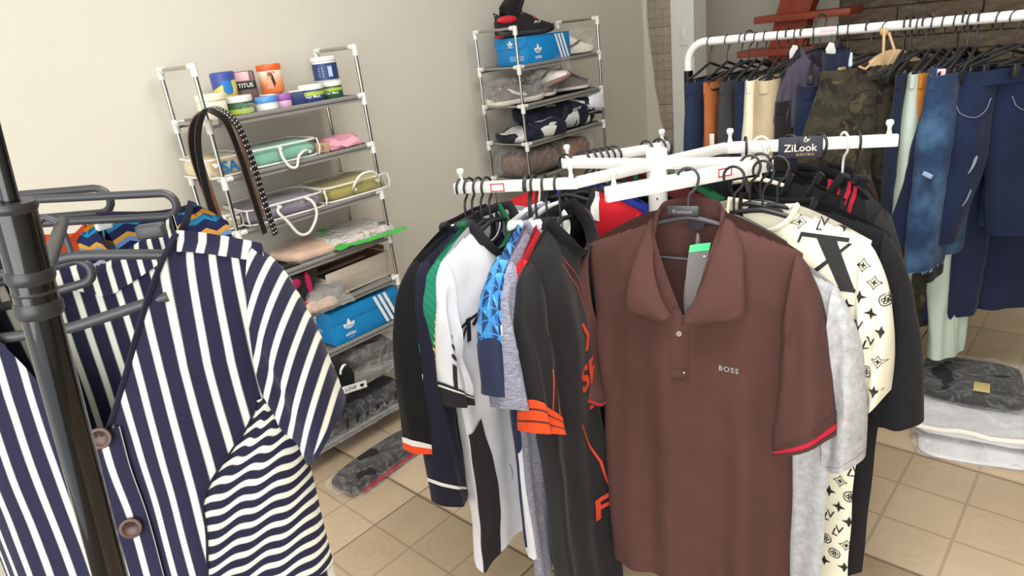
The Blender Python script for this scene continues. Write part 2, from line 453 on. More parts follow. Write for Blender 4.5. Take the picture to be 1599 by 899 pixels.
def hanger(mat, label, pos, rot, group=None, w=.2, drop=.055):
    key = (mat, w, drop)
    if key not in _hp:
        h = build_hanger(mat, w, drop); h.location = pos; h.rotation_euler = turn(*rot); h['label'] = label
        if group: h['group'] = group
        _hp[key] = h; return h
    return copy_thing(_hp[key], pos, turn(*rot), label, group)
def hang(shirt, mat, label, dz=-.006, w=None, group=None, roll=None):
    p = shirt.root
    return hanger(mat, label, p.location + Vector((0, 0, dz)), (math.degrees(p.rotation_euler.to_matrix().to_euler().z), 0, 0) if roll is None else roll, group, w or .2)

class Pants:
    """Trousers hung by the waist. x across, front -y, z = 0 at the waistband top."""
    def __init__(s, name, label, cat, mat, pos, rot, group=None, w=.19, T=.035, rise=.24, L=1.0, lw=.10, hemw=.085, spread=.0, fa=.006, seed=1, waist=None, knee=0.0, fold=False, wtilt=0.0):
        s.__dict__.update(locals()); s.root = thing(name, label, cat, pos, turn(*rot), group); s.ph = [random.Random(seed * 7 + i).uniform(0, 6.28) for i in range(6)]
        for sd in (-1, 1): s.leg(sd)
        g = G(); n = 48; P = []
        for j, z in enumerate((-.043, -.042, 0.0, .001, -.001)):
            gr = (1.0, 1.045, 1.045, 1.0, .93)[j]
            P.append([(s.w * gr * sg_pow(math.cos(2 * math.pi * i / n), .8) + 0, s.T * gr * 1.02 * math.sin(2 * math.pi * i / n), z + s.wtilt * math.cos(2 * math.pi * i / n)) for i in range(n)])
        g.grid(P, True); g.obj('waistband', waist or mat, s.root, True)
    def lp(s, sd, t, ph, grow=1.0):
        z = -s.L * t; d = -z
        k = sm(d / s.rise) if d < s.rise else 1.0
        c0 = s.w / 2; half0 = s.w / 2 * 1.03
        tt = max(0, (d - s.rise) / max(.01, s.L - s.rise))
        hwid = half0 + (s.lw - half0) * k + (s.hemw - s.lw) * tt
        cx = c0 + (max(s.lw * .98, c0 * .98) - c0) * k + s.spread * tt
        co, si = math.cos(ph), math.sin(ph)
        x = sd * cx + hwid * sg_pow(co, .8) * grow
        if d < s.rise: x = max(-0.012, x * sd) * sd
        th = s.T * (1 + .25 * k) * (1 - .2 * tt)
        y = th * si * grow
        a = s.fa * min(1, d / .2)
        y += a * (math.sin(5 * x / s.w * 2 + s.ph[0] + 2 * d) + 1.5 * noise.noise(Vector((x * 9, d * 4, s.seed * 2.3 + (1 if si > 0 else 0)))))
        y += .5 * a * noise.noise(Vector((x * 22, d * 17, s.seed)))
        x += .006 * noise.noise(Vector((d * 7, s.seed * 1.3, sd))) * min(1, d / .1)
        return Vector((x, y - s.knee * tt, z + (s.wtilt * co * (1 - min(1, d / .15)))))
    def leg(s, sd):
        n = 40; m = 34; g = G(); P = []; UV = []
        for j in range(m + 1):
            t = j / m; row = [s.lp(sd, t, 2 * math.pi * i / n) for i in range(n)]
            P.append(row); UV.append([(q.x + (.5 if i < n / 2 else 0), q.z) for i, q in enumerate(row)])
        P.append([s.lp(sd, .985, 2 * math.pi * i / n, .9) for i in range(n)]); UV.append(UV[-1])
        g.grid(P, True, UV); g.obj('leg', s.mat, s.root, True)
    def front(s, sd, off=.002):
        def f(a, b):
            t = max(0, min(1, -b / s.L)); lo, hi = -math.pi + .05, -.05
            for _ in range(22):
                mid = (lo + hi) / 2
                if s.lp(sd, t, mid).x < a: lo = mid
                else: hi = mid
            return s.lp(sd, t, (lo + hi) / 2) + Vector((0, -off, 0))
        return f
def sg_pow(v, p): return math.copysign(abs(v) ** p, v)
# ---------------------------------------------------------------- the room
k = NT('wall_plaster'); nz = k.noise(k.obj(), 1.3, 4.0); k.col(k.mix(nz, (203, 198, 185), (211, 206, 194))); k.p.inputs['Roughness'].default_value = .75
k.bump(k.math('ADD', k.noise(k.obj(), 6.0, 4.0), k.math('MULTIPLY', k.noise(k.obj(), 130.0, 2.0), .12)), .12, .02); M['wall_plaster'] = k.m
M['jamb_paint'] = plain('jamb_paint', (222, 224, 218), .6, 0, .02, .1, 40)
M['alcove_paint'] = plain('alcove_paint', (196, 190, 178), .8, 0, .03)
k = NT('stone_veneer'); v = k.obj(); nz = k.noise(k.mapp(v, (1, 3.0, 9.0)), 3.0, 6.0, .7); k.col(k.ramp(nz, [(.3, (92, 80, 66)), (.55, (122, 108, 92)), (.75, (150, 136, 118))])); k.p.inputs['Roughness'].default_value = .9
k.bump(k.noise(v, 40, 5), .8, .02); M['stone_veneer'] = k.m
k = NT('red_brown_wood'); v = k.obj(); nz = k.noise(k.mapp(v, (14, 14, 1.2)), 3.0, 6.0, .6, 1.0); k.col(k.mix(nz, (128, 48, 26), (168, 74, 44))); k.p.inputs['Roughness'].default_value = .45; M['red_brown_wood'] = k.m
M['grout'] = plain('grout', (118, 100, 84), .95, 0, .1)
# floor tile: beige ceramic printed as three by three squares, some squares with a faint rosette
k = NT('floor_ceramic'); o3 = k.sep(k.obj()); P3 = .1925
fx = k.math('ABSOLUTE', k.math('SUBTRACT', k.math('FRACT', k.math('ADD', k.math('DIVIDE', o3[0], P3), 100.5)), .5)); fy = k.math('ABSOLUTE', k.math('SUBTRACT', k.math('FRACT', k.math('ADD', k.math('DIVIDE', o3[1], P3), 100.5)), .5))
edge = k.math('MAXIMUM', fx, fy); line = k.step(edge, .478, .014)
rad_ = k.math('SQRT', k.math('ADD', k.math('MULTIPLY', fx, fx), k.math('MULTIPLY', fy, fy)))
ros = k.stripe(rad_, .16, .4, 0, .15); inner = k.math('SUBTRACT', 1.0, k.step(k.math('MAXIMUM', fx, fy), .40, .02))
chk = k.new('ShaderNodeTexChecker'); k.t.links.new(k.mapp(k.obj(), (1 / P3, 1 / P3, 0), (.5, .5, .5)), chk.inputs[0]); chk.inputs[1].default_value = (1, 1, 1, 1); chk.inputs[2].default_value = (0, 0, 0, 1); chk.inputs[3].default_value = 1
rosm = k.math('MULTIPLY', k.math('MULTIPLY', ros, inner), chk.outputs[1])
inf = k.new('ShaderNodeObjectInfo'); geo = k.new('ShaderNodeNewGeometry')
base = k.mix(k.noise(geo.outputs['Position'], 7.0, 6.0, .6), (184, 162, 134), (208, 188, 160))
base = k.mix(k.math('MULTIPLY', inf.outputs['Random'], .35), base, (196, 168, 134))
base = k.mix(k.math('MULTIPLY', line, .55), base, (150, 130, 106)); base = k.mix(k.math('MULTIPLY', rosm, .10), base, (160, 142, 116))
k.col(base); k.p.inputs['Roughness'].default_value = .42
k.bump(k.math('SUBTRACT', k.math('MULTIPLY', rosm, .4), line), .35, .0015); M['floor_ceramic'] = k.m
# small patterned wall tiles
k = NT('patterned_tile'); v = k.obj(); inf = k.new('ShaderNodeObjectInfo'); cmb = k.new('ShaderNodeCombineXYZ'); k.put(k.math('MULTIPLY', inf.outputs['Random'], 40.0), cmb.inputs[0]); k.put(k.math('MULTIPLY', inf.outputs['Random'], 17.0), cmb.inputs[2])
add = k.new('ShaderNodeVectorMath'); k.t.links.new(v, add.inputs[0]); k.t.links.new(cmb.outputs[0], add.inputs[1])
o3 = k.sep(k.mapp(v, (1, 1, 1), (0, 0, 0))); Q = .0535
fx = k.math('ABSOLUTE', k.math('SUBTRACT', k.math('FRACT', k.math('ADD', k.math('DIVIDE', o3[1], Q), 50.5)), .5)); fy = k.math('ABSOLUTE', k.math('SUBTRACT', k.math('FRACT', k.math('ADD', k.math('DIVIDE', o3[2], Q), 50.5)), .5))
r_ = k.math('SQRT', k.math('ADD', k.math('MULTIPLY', fx, fx), k.math('MULTIPLY', fy, fy)))
vv = k.vor(k.mapp(add.outputs[0], (1, 1, 1)), 1 / Q * .9)
rings = k.stripe(k.math('ADD', r_, k.math('MULTIPLY', vv[0], .5)), .23, .45, 0, .1)
edge = k.step(k.math('MAXIMUM', fx, fy), .47, .02)
bc = k.mix(k.noise(add.outputs[0], 18, 5, .7), (150, 134, 116), (184, 170, 152)); bc = k.mix(k.math('MULTIPLY', rings, .45), bc, (118, 104, 92)); bc = k.mix(k.math('MULTIPLY', edge, .6), bc, (110, 98, 86)); k.col(bc)
k.p.inputs['Roughness'].default_value = .4; k.bump(k.math('SUBTRACT', rings, edge), .5, .002); M['patterned_tile'] = k.m

def slab(name, c, d, mat, parent=None): o = G().box(c, d).obj(name, mat, parent, False); return structure(o) if parent is None else o
floor = slab('floor', (1.8, .0, -.06), (7.8, 6.4, .11), 'grout')
TX, TY = .585, .575
tm = None
for i in range(-3, 7):
    for j in range(-3, 5):
        if j == 4: continue
        cx = 1.16 + TX * (i + .5); cy = .03 + TY * (j + .5)
        if cx > 5.3: continue
        if tm is None: tm = G().box((0, 0, -.005), (TX - .006, TY - .006, .010), None, .0025).mesh('floor_tile', 30); tm.materials.append(M['floor_ceramic'])
        o = bpy.data.objects.new('floor_tile', tm); COL.objects.link(o); o.parent = floor; o.location = (cx, cy, random.Random(i * 31 + j).uniform(-.0008, .0008))
slab('ceiling', (1.8, 0, 2.95), (7.8, 6.4, .1), 'jamb_paint')
slab('wall_left', (1.05, 2.56, 1.445), (6.1, .12, 2.91), 'wall_plaster')
slab('wall_right', (1.8, -2.3, 1.445), (7.6, .12, 2.91), 'wall_plaster')
slab('wall_far', (4.14, 2.328, 1.445), (.16, .34, 2.91), 'jamb_paint')            # short pier that carries the patterned tiles
slab('wall_alcove', (5.0, 2.9, 1.445), (1.56, .12, 2.91), 'alcove_paint')
slab('wall_back', (5.46, 2.3, 1.445), (.12, 1.12, 2.91), 'alcove_paint')
stone = slab('wall_stone', (5.46, -.27, 1.445), (.12, 4.02, 2.91), 'grout')
sm_ = []
for q in range(4):
    sm_.append(G().box((0, 0, 0), (.03 + .008 * q, .30 + .06 * q, .092), None, .006).mesh('stone', 30)); sm_[-1].materials.append(M['stone_veneer'])
rs = random.Random(5)
for row in range(29):
    y = 1.72; z = .05 + row * .1
    while y > -.6:
        q = rs.randrange(4); w_ = .30 + .06 * q
        if .75 < z:
            o = bpy.data.objects.new('stone', sm_[q]); COL.objects.link(o); o.parent = stone; o.location = (5.39 + rs.uniform(-.008, .008), y - w_ / 2, z)
        y -= w_ + .008
slab('trim_1', (4.12, .9, .13), (.14, 2.4, .26), 'jamb_paint')                   # low white kerb along the far side
# patterned tiles on the pier
pier = bpy.data.objects['wall_far']
pt = G().box((0, 0, 0), (.012, .158, .158), None, .002).mesh('wall_tile', 30); pt.materials.append(M['patterned_tile'])
for i in range(17):
    o = bpy.data.objects.new('wall_tile', pt); COL.objects.link(o); o.parent = pier; o.location = (4.056, 2.396, .085 + .1605 * i)
# ragged plaster edge that overlaps the tile strip towards the floor
ed = [(2.5, 2.9), (2.482, 2.9), (2.478, 2.2), (2.472, 1.62), (2.474, 1.5), (2.466, 1.40), (2.455, 1.3), (2.440, 1.17), (2.436, 1.08), (2.414, .98), (2.404, .88), (2.372, .77), (2.37, .5), (2.36, .0), (2.5, .0)]
g = G(); n = len(ed); a_ = [(4.0495, y, z) for y, z in ed]; b_ = [(4.034, y, z) for y, z in ed]
g.add(a_ + b_, [tuple(range(n)), tuple(range(2 * n - 1, n - 1, -1))] + [(i, i + n, (i + 1) % n + n, (i + 1) % n) for i in range(n)]); structure(g.obj('trim_2', 'wall_plaster', None, False))
sw = thing('light_switch', 'white light switch plate on the pale jamb beside the patterned tiles', 'switch', (4.058, 2.227, 1.385))
G().box((-.004, 0, 0), (.008, .048, .118), None, .003).obj('plate', 'white_plastic', sw); G().box((-.011, 0, 0), (.008, .022, .05), None, .003).obj('rocker', 'white_plastic', sw)
# wooden stair in the alcove
st = thing('wooden_stair', 'red-brown wooden stair with a thick central beam behind the white clothes rail', 'stair', (4.95, 1.9, 0))
g = G(); pr = [(-.115, -.30), (.115, -.38), (.115, .86), (-.10, .80)]
g.add([(x, y, z) for y in (-.05, .05) for x, z in [(0, 0)] * 0], [])
g = G(); P = []
for z, cy, w_ in ((0.0, .06, .12), (.9, .04, .12), (1.25, .01, .115), (1.45, -.03, .11), (1.65, -.10, .12), (2.2, -.36, .13), (2.88, -.68, .13)):
    P.append([(-.06, cy - w_, z), (.06, cy - w_, z), (.06, cy + w_, z), (-.06, cy + w_, z)])
g.grid(P, True); g.add(P[0], [(3, 2, 1, 0)]); g.add(P[-1], [(0, 1, 2, 3)]); g.obj('stringer', 'red_brown_wood', st, 30)
for i, (z, y) in enumerate(((.78, .16), (.99, .08), (1.195, .0), (1.41, -.12), (1.63, -.22), (1.85, -.33))):
    G().box((-.05, y - .0, z), (.26, .62, .045), None, .006).obj('tread', 'red_brown_wood', st, 30)

# ---------------------------------------------------------------- chrome and fabric shoe racks
k = NT('rack_fabric'); k.col((128, 126, 122)); k.p.inputs['Roughness'].default_value = .8; k.bump(k.noise(k.obj(), 700, 1), .2, .001); M['rack_fabric'] = k.m
def shoe_rack(name, label, x0, x1, y0, y1, tiers, H):
    t = thing(name, label, 'shoe rack', ((x0 + x1) / 2, (y0 + y1) / 2, 0)); cx, cy = (x0 + x1) / 2, (y0 + y1) / 2; a = (x1 - x0) / 2; b = (y1 - y0) / 2
    zs = [0.0] + tiers[::-1] + [H]
    post = {}
    for sx in (-1, 1):
        for sy in (-1, 1):
            g = G(); g.tube([(sx * a, sy * b, 0.012), (sx * a, sy * b, H)], .0068, 10); g.obj('post', 'chrome', t)
            for z in tiers:
                g = G(); g.tube([(sx * a, sy * b, z - .032), (sx * a, sy * b, z + .012)], .0108, 10)
                g.tube([(sx * a, sy * b, z), (sx * (a - .03), sy * b, z)], .0095, 8); g.tube([(sx * a, sy * b, z), (sx * a, sy * (b - .028), z)], .0095, 8); g.obj('plastic_joint', 'white_plastic', t)
            g = G(); g.tube([(sx * a, sy * b, H - .03), (sx * a, sy * b, H + .009)], .0108, 10); g.tube([(sx * a, sy * b, H), (sx * a, sy * (b - .028), H)], .0105, 8); g.obj('plastic_joint', 'white_plastic', t)
            g = G(); g.tube([(sx * a, sy * b, 0), (sx * a, sy * b, .03)], .0108, 10); g.obj('rubber_foot', 'white_plastic', t)
        g = G(); g.tube([(sx * a, -b, H), (sx * a, b, H)], .0064, 10); g.obj('end_handle', 'chrome', t)
    for z in tiers:
        g = G(); n = 14; m = 8; P = []
        for j in range(m + 1):
            v = -b + 2 * b * j / m; P.append([(-a + .012 + (2 * a - .024) * i / n, v, z + .002 - .012 * (1 - (2 * i / n - 1) ** 2) * (1 - (2 * j / m - 1) ** 2) ** .5) for i in range(n + 1)])
        lo = [[(p[0], p[1], p[2] - .002) for p in r] for r in P]
        g.grid(P); g.grid(lo[::-1])
        for sy, j in ((-1, 0), (1, m)):                                         # sleeve of cloth round the long rod
            g.tube([(-a + .012, sy * b, z), (a - .012, sy * b, z)], .0088, 10)
            g.grid([[(p[0], p[1], p[2]) for p in P[j]], [(p[0], p[1] + sy * .004, p[2] - .02) for p in P[j]]])
        g.obj('shelf', 'rack_fabric', t)
        g = G()
        for sy in (-1, 1): g.tube([(-a, sy * b, z), (a, sy * b, z)], .006, 8)
        for sx in (-1, 1): g.tube([(sx * a, -b, z), (sx * a, b, z)], .006, 8)
        g.obj('shelf_rods', 'chrome', t)
    return t
T1 = [1.379, 1.197, 1.015, .833, .651, .469, .287, .105]
T2 = [1.381, 1.206, 1.03, .854, .678, .502, .326, .15]
R1Y0, R1Y1, R2Y0, R2Y1 = 2.18, 2.435, 2.15, 2.405
shoe_rack('shoe_rack', 'chrome shoe rack with grey cloth shelves holding jars, bags and packs', .948, 1.549, R1Y0, R1Y1, T1, 1.552)
shoe_rack('shoe_rack', 'chrome shoe rack with grey cloth shelves holding trainers and jerseys', 2.40, 3.033, R2Y0, R2Y1, T2, 1.55)

# ---------------------------------------------------------------- white four-armed rack
fr = thing('four_arm_rack', 'white four-armed display rack with scuffed central pole', 'clothes rack', (1.486, .898, 0)); C0 = Vector((1.486, .898, 0))
g = G(); g.tube([(0, 0, .03), (0, 0, 1.13)], .024, 24); g.obj('pole', 'white_paint', fr)
g = G(); g.lathe([(.0, 1.128), (.0265, 1.128), (.0265, 1.226), (.0245, 1.2285), (.0, 1.2285)], seg=28); g.obj('pole_cap', 'white_paint', fr)
for kx in range(6):
    an = 3.6 + kx * .33; z = (1.105, 1.07, 1.09, 1.04, 1.12, 1.0)[kx]
    decal('paint_chip', ell2d(0, 0, .0022 + .0008 * (kx % 3), .0032), lambda a, b, an=an, z=z: Vector(((.0246) * math.cos(an + a / .024), .0246 * math.sin(an + a / .024), z + b)), 'pole_chip', fr)
for sx in range(4):
    an = math.pi / 4 + sx * math.pi / 2; g = G(); g.box((.2 * math.cos(an), .2 * math.sin(an), .022), (.4, .028, .02), Matrix.Rotation(an, 3, 'Z'), .003); g.lathe([(.0, 0), (.018, 0), (.018, .012), (0, .012)], (.38 * math.cos(an), .38 * math.sin(an), 0), 14); g.obj('foot', 'white_paint', fr)
ZR = 1.2035
def beam(p, q, h, w_, name, zt=ZR, ztq=None):
    p = Vector((p[0], p[1], zt - h / 2)) - C0; q = Vector((q[0], q[1], (ztq if ztq is not None else zt) - h / 2)) - C0; d = q - p
    R = d.to_track_quat('X', 'Z').to_matrix(); g = G(); g.box((p + q) / 2, (d.length + w_, w_, h), R, .0025); return g.obj(name, 'white_paint', fr, 30)
ARM = [(1.255, .984), (1.443, 1.159), (1.549, .638), (1.707, .816)]; END = [(1.128, 1.258), (1.700, .995), (1.200, .847), (1.85, .45)]
def along(i, f): return Vector((ARM[i][0] + (END[i][0] - ARM[i][0]) * f, ARM[i][1] + (END[i][1] - ARM[i][1]) * f, ZR))
for i in range(4):
    beam((C0.x, C0.y), ARM[i], .027, .016, 'arm'); beam(ARM[i], END[i], (.027, .027, .034, .03)[i], .018, 'rail')
    for p in (ARM[i], END[i]):
        q = Vector(p).to_3d() - C0; dd = (Vector(END[i]) - Vector(ARM[i])).normalized().to_3d() * (.008 if p is ARM[i] else -.012); q = q + dd; g = G()
        g.lathe([(.0065, ZR - .002), (.0065, ZR + .004), (.0048, ZR + .010), (.0050, ZR + .018), (.0088, ZR + .025), (.0095, ZR + .030), (.0075, ZR + .035), (0, ZR + .037)], (q.x, q.y, 0), 16); g.obj('end_knob', 'white_plastic', fr)
def rail_face(i, f, dz=0.0):
    """a point and axes on the outer (camera side) face of a rail"""
    p = along(i, f) - C0; d = (Vector(END[i]) - Vector(ARM[i])).normalized().to_3d(); nrm = Vector((d.y, -d.x, 0))
    if nrm.dot(Vector((-.7, -.7, 0))) < 0: nrm = -nrm
    ax = Vector((-nrm.y, nrm.x, 0)); return p + nrm * .0098 + Vector((0, 0, -.014 + dz)), ax, Vector((0, 0, 1))
for i, f, w_, h in ((0, .64, .036, .021), (2, .30, .036, .02)):
    o, ax, ay = rail_face(i, f); s_ = plane_surf(o, ax, ay); n_ = ax.cross(ay)
    q = decal('price_sticker', rect2d(-w_ / 2, -h / 2, w_ / 2, h / 2), s_, 'white_print', fr); q['label'] = 'white sticker with a red printed border'
    ro = join2d(rect2d(-w_ / 2, h / 2 - .003, w_ / 2, h / 2), rect2d(-w_ / 2, -h / 2, w_ / 2, -h / 2 + .003), rect2d(-w_ / 2, -h / 2, -w_ / 2 + .003, h / 2), rect2d(w_ / 2 - .003, -h / 2, w_ / 2, h / 2))
    decal('sticker_border', ro, plane_surf(o + (ax.cross(ay) if ax.cross(ay).dot(Vector((-1, -1, 0))) > 0 else -ax.cross(ay)) * .0006, ax, ay), 'red_print', q)

# ---------------------------------------------------------------- white tubular clothes rail
wr = thing('clothes_rail', 'white tubular clothes rail with rounded corner hung with trousers', 'clothes rack', (2.7, .5, 0))
g = G(); pts = [(0, -1.25, .02), (0, -1.25, .8), (0, -1.25, 1.29)]
for kx in range(9): a = kx / 8 * math.pi / 2; pts.append((0, -1.17 - .08 * math.cos(a), 1.33 + .08 * math.sin(a)))
pts += [(0, -.6, 1.41), (0, .0, 1.41), (0, .5, 1.41)]
for kx in range(9): a = kx / 8 * math.pi / 2; pts.append((0, .883 + .08 * math.sin(a), 1.33 + .08 * math.cos(a)))
pts += [(0, .963, 1.29)]
g.tube(pts, .0165, 16); g.obj('top_tube', 'white_paint', wr)
g = G(); g.tube([(0, .963, 1.30), (0, .963, 1.2), (0, .963, .03)], .019, 14); g.obj('post', 'black_metal', wr)
for y in (.963, -1.25):
    g = G(); g.tube([(-.26, y, .025), (.26, y, .025)], .016, 12); g.obj('foot', 'black_metal', wr)
q = decal('price_sticker', rect2d(-.04, -.02, .04, .02), lambda a, b: Vector((-.0172 * math.cos(b / .0172 - .35), .40 - a * .7, 1.41 - .0172 * math.sin(-b / .0172 + .35) + .004)), 'pink_paper', wr, .008); q['label'] = 'pink paper price sticker'

# ---------------------------------------------------------------- black rack at the left
br = thing('black_rack', 'black metal rack upright with glossy telescopic pole beside the striped dress', 'clothes rack', (0, 0, 0))
BA = Vector((.0955, .5815, 1.4224)); BB = Vector((.0722, .6010, 1.1466)); bd = (BA - BB).normalized()
def bp(z): return BA + bd * ((z - BA.z) / bd.z)
g = G(); g.tube([bp(.02), bp(.6), bp(1.40)], .0130, 20); g.obj('lower_pole', 'black_metal', br)
g = G(); g.tube([bp(1.40), bp(1.475)], .0145, 20); g.tube([bp(1.475), bp(1.64)], .006, 12); g.obj('upper_pole', 'black_metal', br)
g = G()
for z0, z1, r in ((1.392, 1.404, .0160), (1.408, 1.414, .0150), (1.418, 1.428, .0160), (1.470, 1.477, .0160)): G().tube([bp(z0), bp(z0 + .003), bp(z1 - .003), bp(z1)], [r * .92, r, r, r * .92], 22).obj('locking_ring', 'black_plastic', br)
g.obj('lock_top', 'black_plastic', br) if 0 else None
g = G(); g.tube([bp(1.405), bp(1.405).lerp(Vector((.196, .90, 1.402)), .5), (.196, .90, 1.402)], .0065, 12); g.obj('side_arm', 'black_plastic', br)
g = G(); fl = bp(.02)
for an in (0.4, 1.97, 3.54, 5.11): g.tube([(fl.x, fl.y, .05), (fl.x + .14 * math.cos(an), fl.y + .14 * math.sin(an), .02)], .011, 10)
g.obj('foot', 'black_metal', br)
# ---------------------------------------------------------------- cloths
def nav(k, x, per=.0235, duty=.31, off=.0): return k.mix(k.stripe(x, per, duty, off, .05), (34, 33, 58), (226, 226, 214))
M['stripe_v'] = fabric('navy_white_upright_stripes', None, lambda k: nav(k, k.sep(k.uv())[0]))
M['stripe_h'] = fabric('navy_white_level_stripes', None, lambda k: nav(k, k.math('ADD', k.sep(k.uv())[1], k.math('MULTIPLY', k.sep(k.uv())[0], -.12)), .0165, .42))
def slant(k):
    o = k.sep(k.obj()); f = nav(k, k.math('ADD', k.math('MULTIPLY', o[0], .90), k.math('MULTIPLY', o[2], -.42)), .0185, .34, .1); b = nav(k, k.math('ADD', o[2], k.math('MULTIPLY', o[0], -.35)), .021, .32)
    return k.mix(k.step(k.math('ADD', o[1], k.math('MULTIPLY', o[0], .0)), .018, .001), f, b)
M['stripe_d'] = fabric('navy_white_slanted_stripes', None, slant)
M['stripe_c'] = fabric('navy_white_band_stripes', None, lambda k: nav(k, k.sep(k.uv())[0], .021, .34))
M['brown_pique'] = fabric('brown_pique', (80, 52, 47), None, .9, .35, .02, .05, 1400)
M['brown_dark'] = fabric('brown_pique_dark', (70, 46, 42), None, .85)  # darker brown for cuff edges, seams and stitching
def mel(a, b, sx=1, sy=1): return lambda k: k.mix(k.ramp(k.noise(k.mapp(k.obj(), (sx, sx, sy)), 60, 5, .75), [(.3, (0, 0, 0)), (.7, (255, 255, 255))]), a, b)
M['grey_melange'] = fabric('grey_melange', None, mel((150, 150, 153), (190, 190, 192), 1.0, 1.0))
M['blue_melange'] = fabric('blue_grey_melange', None, mel((88, 88, 112), (176, 176, 192), 1.2, 5.0))
M['cream_cotton'] = fabric('cream_cotton', (232, 226, 204))
M['black_cotton'] = fabric('black_cotton', (22, 21, 25))
M['black_knit'] = fabric('black_knit', (17, 17, 20))
M['black_sport'] = fabric('black_sport_mesh', (28, 26, 30), None, .7, .3, .1, .06, 1200)
M['navy_knit'] = fabric('navy_knit', (27, 27, 46))
M['green_jersey'] = fabric('green_jersey', None, lambda k: k.mix(k.stripe(k.sep(k.uv())[1], .02, .5), (18, 112, 86), (24, 124, 96)), .6)
M['green_cloth'] = fabric('green_cloth', (28, 96, 62)); M['burgundy'] = fabric('burgundy_cloth', (92, 32, 38)); M['royal_blue'] = fabric('royal_blue_cloth', (44, 58, 150), None, .6)
M['white_cotton'] = fabric('white_cotton', (224, 224, 230)); M['pale_blue'] = fabric('pale_blue_cloth', (180, 196, 216)); M['red_jersey'] = fabric('red_jersey', (196, 26, 40), None, .55)
M['slate_cloth'] = fabric('slate_cloth', (54, 70, 96)); M['orange_cloth'] = fabric('orange_cloth', (214, 78, 36)); M['rust_cloth'] = fabric('rust_cloth', (172, 98, 52)); M['mustard_cloth'] = fabric('mustard_cloth', (186, 116, 42))
M['red_tape'] = fabric('red_tape', (176, 28, 52)); M['orange_band'] = fabric('orange_band', (238, 80, 36)); M['white_rib'] = fabric('white_rib', (232, 230, 228)); M['charcoal_cloth'] = fabric('charcoal_cloth', (40, 38, 42)); M['plum_grey'] = fabric('plum_grey_cloth', (74, 68, 82))
M['beige_twill'] = fabric('beige_twill', (200, 182, 150)); M['tan_twill'] = fabric('tan_twill', (190, 160, 124)); M['mint_twill'] = fabric('mint_twill', (182, 196, 184)); M['navy_twill'] = fabric('navy_twill', (34, 46, 76)); M['deep_navy'] = fabric('deep_navy_twill', (28, 36, 58)); M['black_twill'] = fabric('black_twill', (38, 35, 36)); M['grey_twill'] = fabric('dark_grey_twill', (62, 60, 64))
def tri(k):
    u = k.sep(k.uv()); P = .026; a = k.math('DIVIDE', u[0], P); b = k.math('DIVIDE', u[1], P * 1.0)
    fa = k.math('FRACT', k.math('ADD', a, 50)); fb = k.math('FRACT', k.math('ADD', b, 50))
    par = k.math('MODULO', k.math('ADD', k.math('FLOOR', k.math('ADD', a, 50)), k.math('FLOOR', k.math('ADD', b, 50))), 2.0)
    d1 = k.step(k.math('SUBTRACT', fa, fb), 0, .02); d2 = k.step(k.math('SUBTRACT', k.math('ADD', fa, fb), 1.0), 0, .02)
    t = k.math('ADD', k.math('MULTIPLY', par, d1), k.math('MULTIPLY', k.math('SUBTRACT', 1.0, par), d2))
    nz = k.vor(k.mapp(k.uv(), (1, 1, 1)), 42.0)[1]
    sh = k.ramp(k.sep(nz)[0], [(0, (58, 140, 214)), (.45, (84, 168, 232)), (.75, (40, 100, 180)), (.9, (112, 186, 238))], 'CONSTANT')
    ln = k.math('MAXIMUM', k.step(k.math('ABSOLUTE', k.math('SUBTRACT', fa, .5)), .455, .02), k.step(k.math('ABSOLUTE', k.math('SUBTRACT', fb, .5)), .455, .02))
    c = k.mix(k.math('MULTIPLY', t, .92), sh, (26, 42, 84)); return k.mix(ln, c, (70, 150, 222))
M['blue_geo'] = fabric('blue_triangle_print', None, lambda k: tri(k), .6)
M['navy_sport'] = fabric('navy_sport', (38, 46, 76), None, .6)
def camo(k):
    v = k.mapp(k.obj(), (1, 1, 1.5)); a = k.noise(v, 17, 3, .55, .6); b = k.noise(k.mapp(k.obj(), (1, 1, 1.4), (3, 5, 1)), 14, 3, .55, .6)
    c = k.mix(k.step(a, .52, .015), (58, 54, 42), (44, 44, 32)); c = k.mix(k.step(b, .57, .015), c, (38, 32, 28)); return k.mix(k.step(k.noise(k.mapp(k.obj(), (1, 1, 1.5), (9, 1, 4)), 18, 3, .5, .6), .62, .015), c, (78, 70, 54))
M['camo'] = fabric('dark_camouflage', None, camo)
def denim(base, fade, amt=.5, scale=4.0):
    def f(k):
        v = k.obj(); n1 = k.noise(v, scale, 4, .6); n2 = k.noise(k.mapp(v, (1, 1, .12)), 420, 2, .6)
        f1 = k.math('MULTIPLY', k.step(n1, .55, .16), amt); c = k.mix(f1, base, fade)
        return k.mix(k.math('MULTIPLY', n2, .22), c, tuple(min(255, x * 1.3 + 6) for x in base))
    return f
M['denim_dark'] = fabric('dark_denim', None, denim((19, 29, 54), (30, 47, 82), .6)); M['denim_navy'] = fabric('navy_denim', None, denim((24, 32, 56), (36, 50, 80), .4)); M['denim_mid'] = fabric('mid_denim', None, denim((40, 60, 88), (74, 102, 132), .6, 8)); M['denim_light'] = fabric('washed_denim', None, denim((32, 52, 82), (72, 104, 138), .8, 9))
def multi(k):
    u = k.sep(k.uv()); y = k.math('ADD', u[1], k.math('MULTIPLY', k.math('PINGPONG', u[0], .012), .5))
    f = k.math('FRACT', k.math('ADD', k.math('DIVIDE', y, .095), 20.35))
    c = k.ramp(f, [(0, (30, 40, 84)), (.12, (40, 130, 180)), (.2, (226, 160, 60)), (.26, (30, 44, 92)), (.34, (52, 150, 190)), (.44, (30, 40, 84)), (.56, (210, 214, 224)), (.62, (44, 70, 130)), (.70, (210, 214, 224)), (.76, (30, 44, 92)), (.86, (120, 160, 214)), (.93, (228, 168, 70))], 'CONSTANT')
    return c
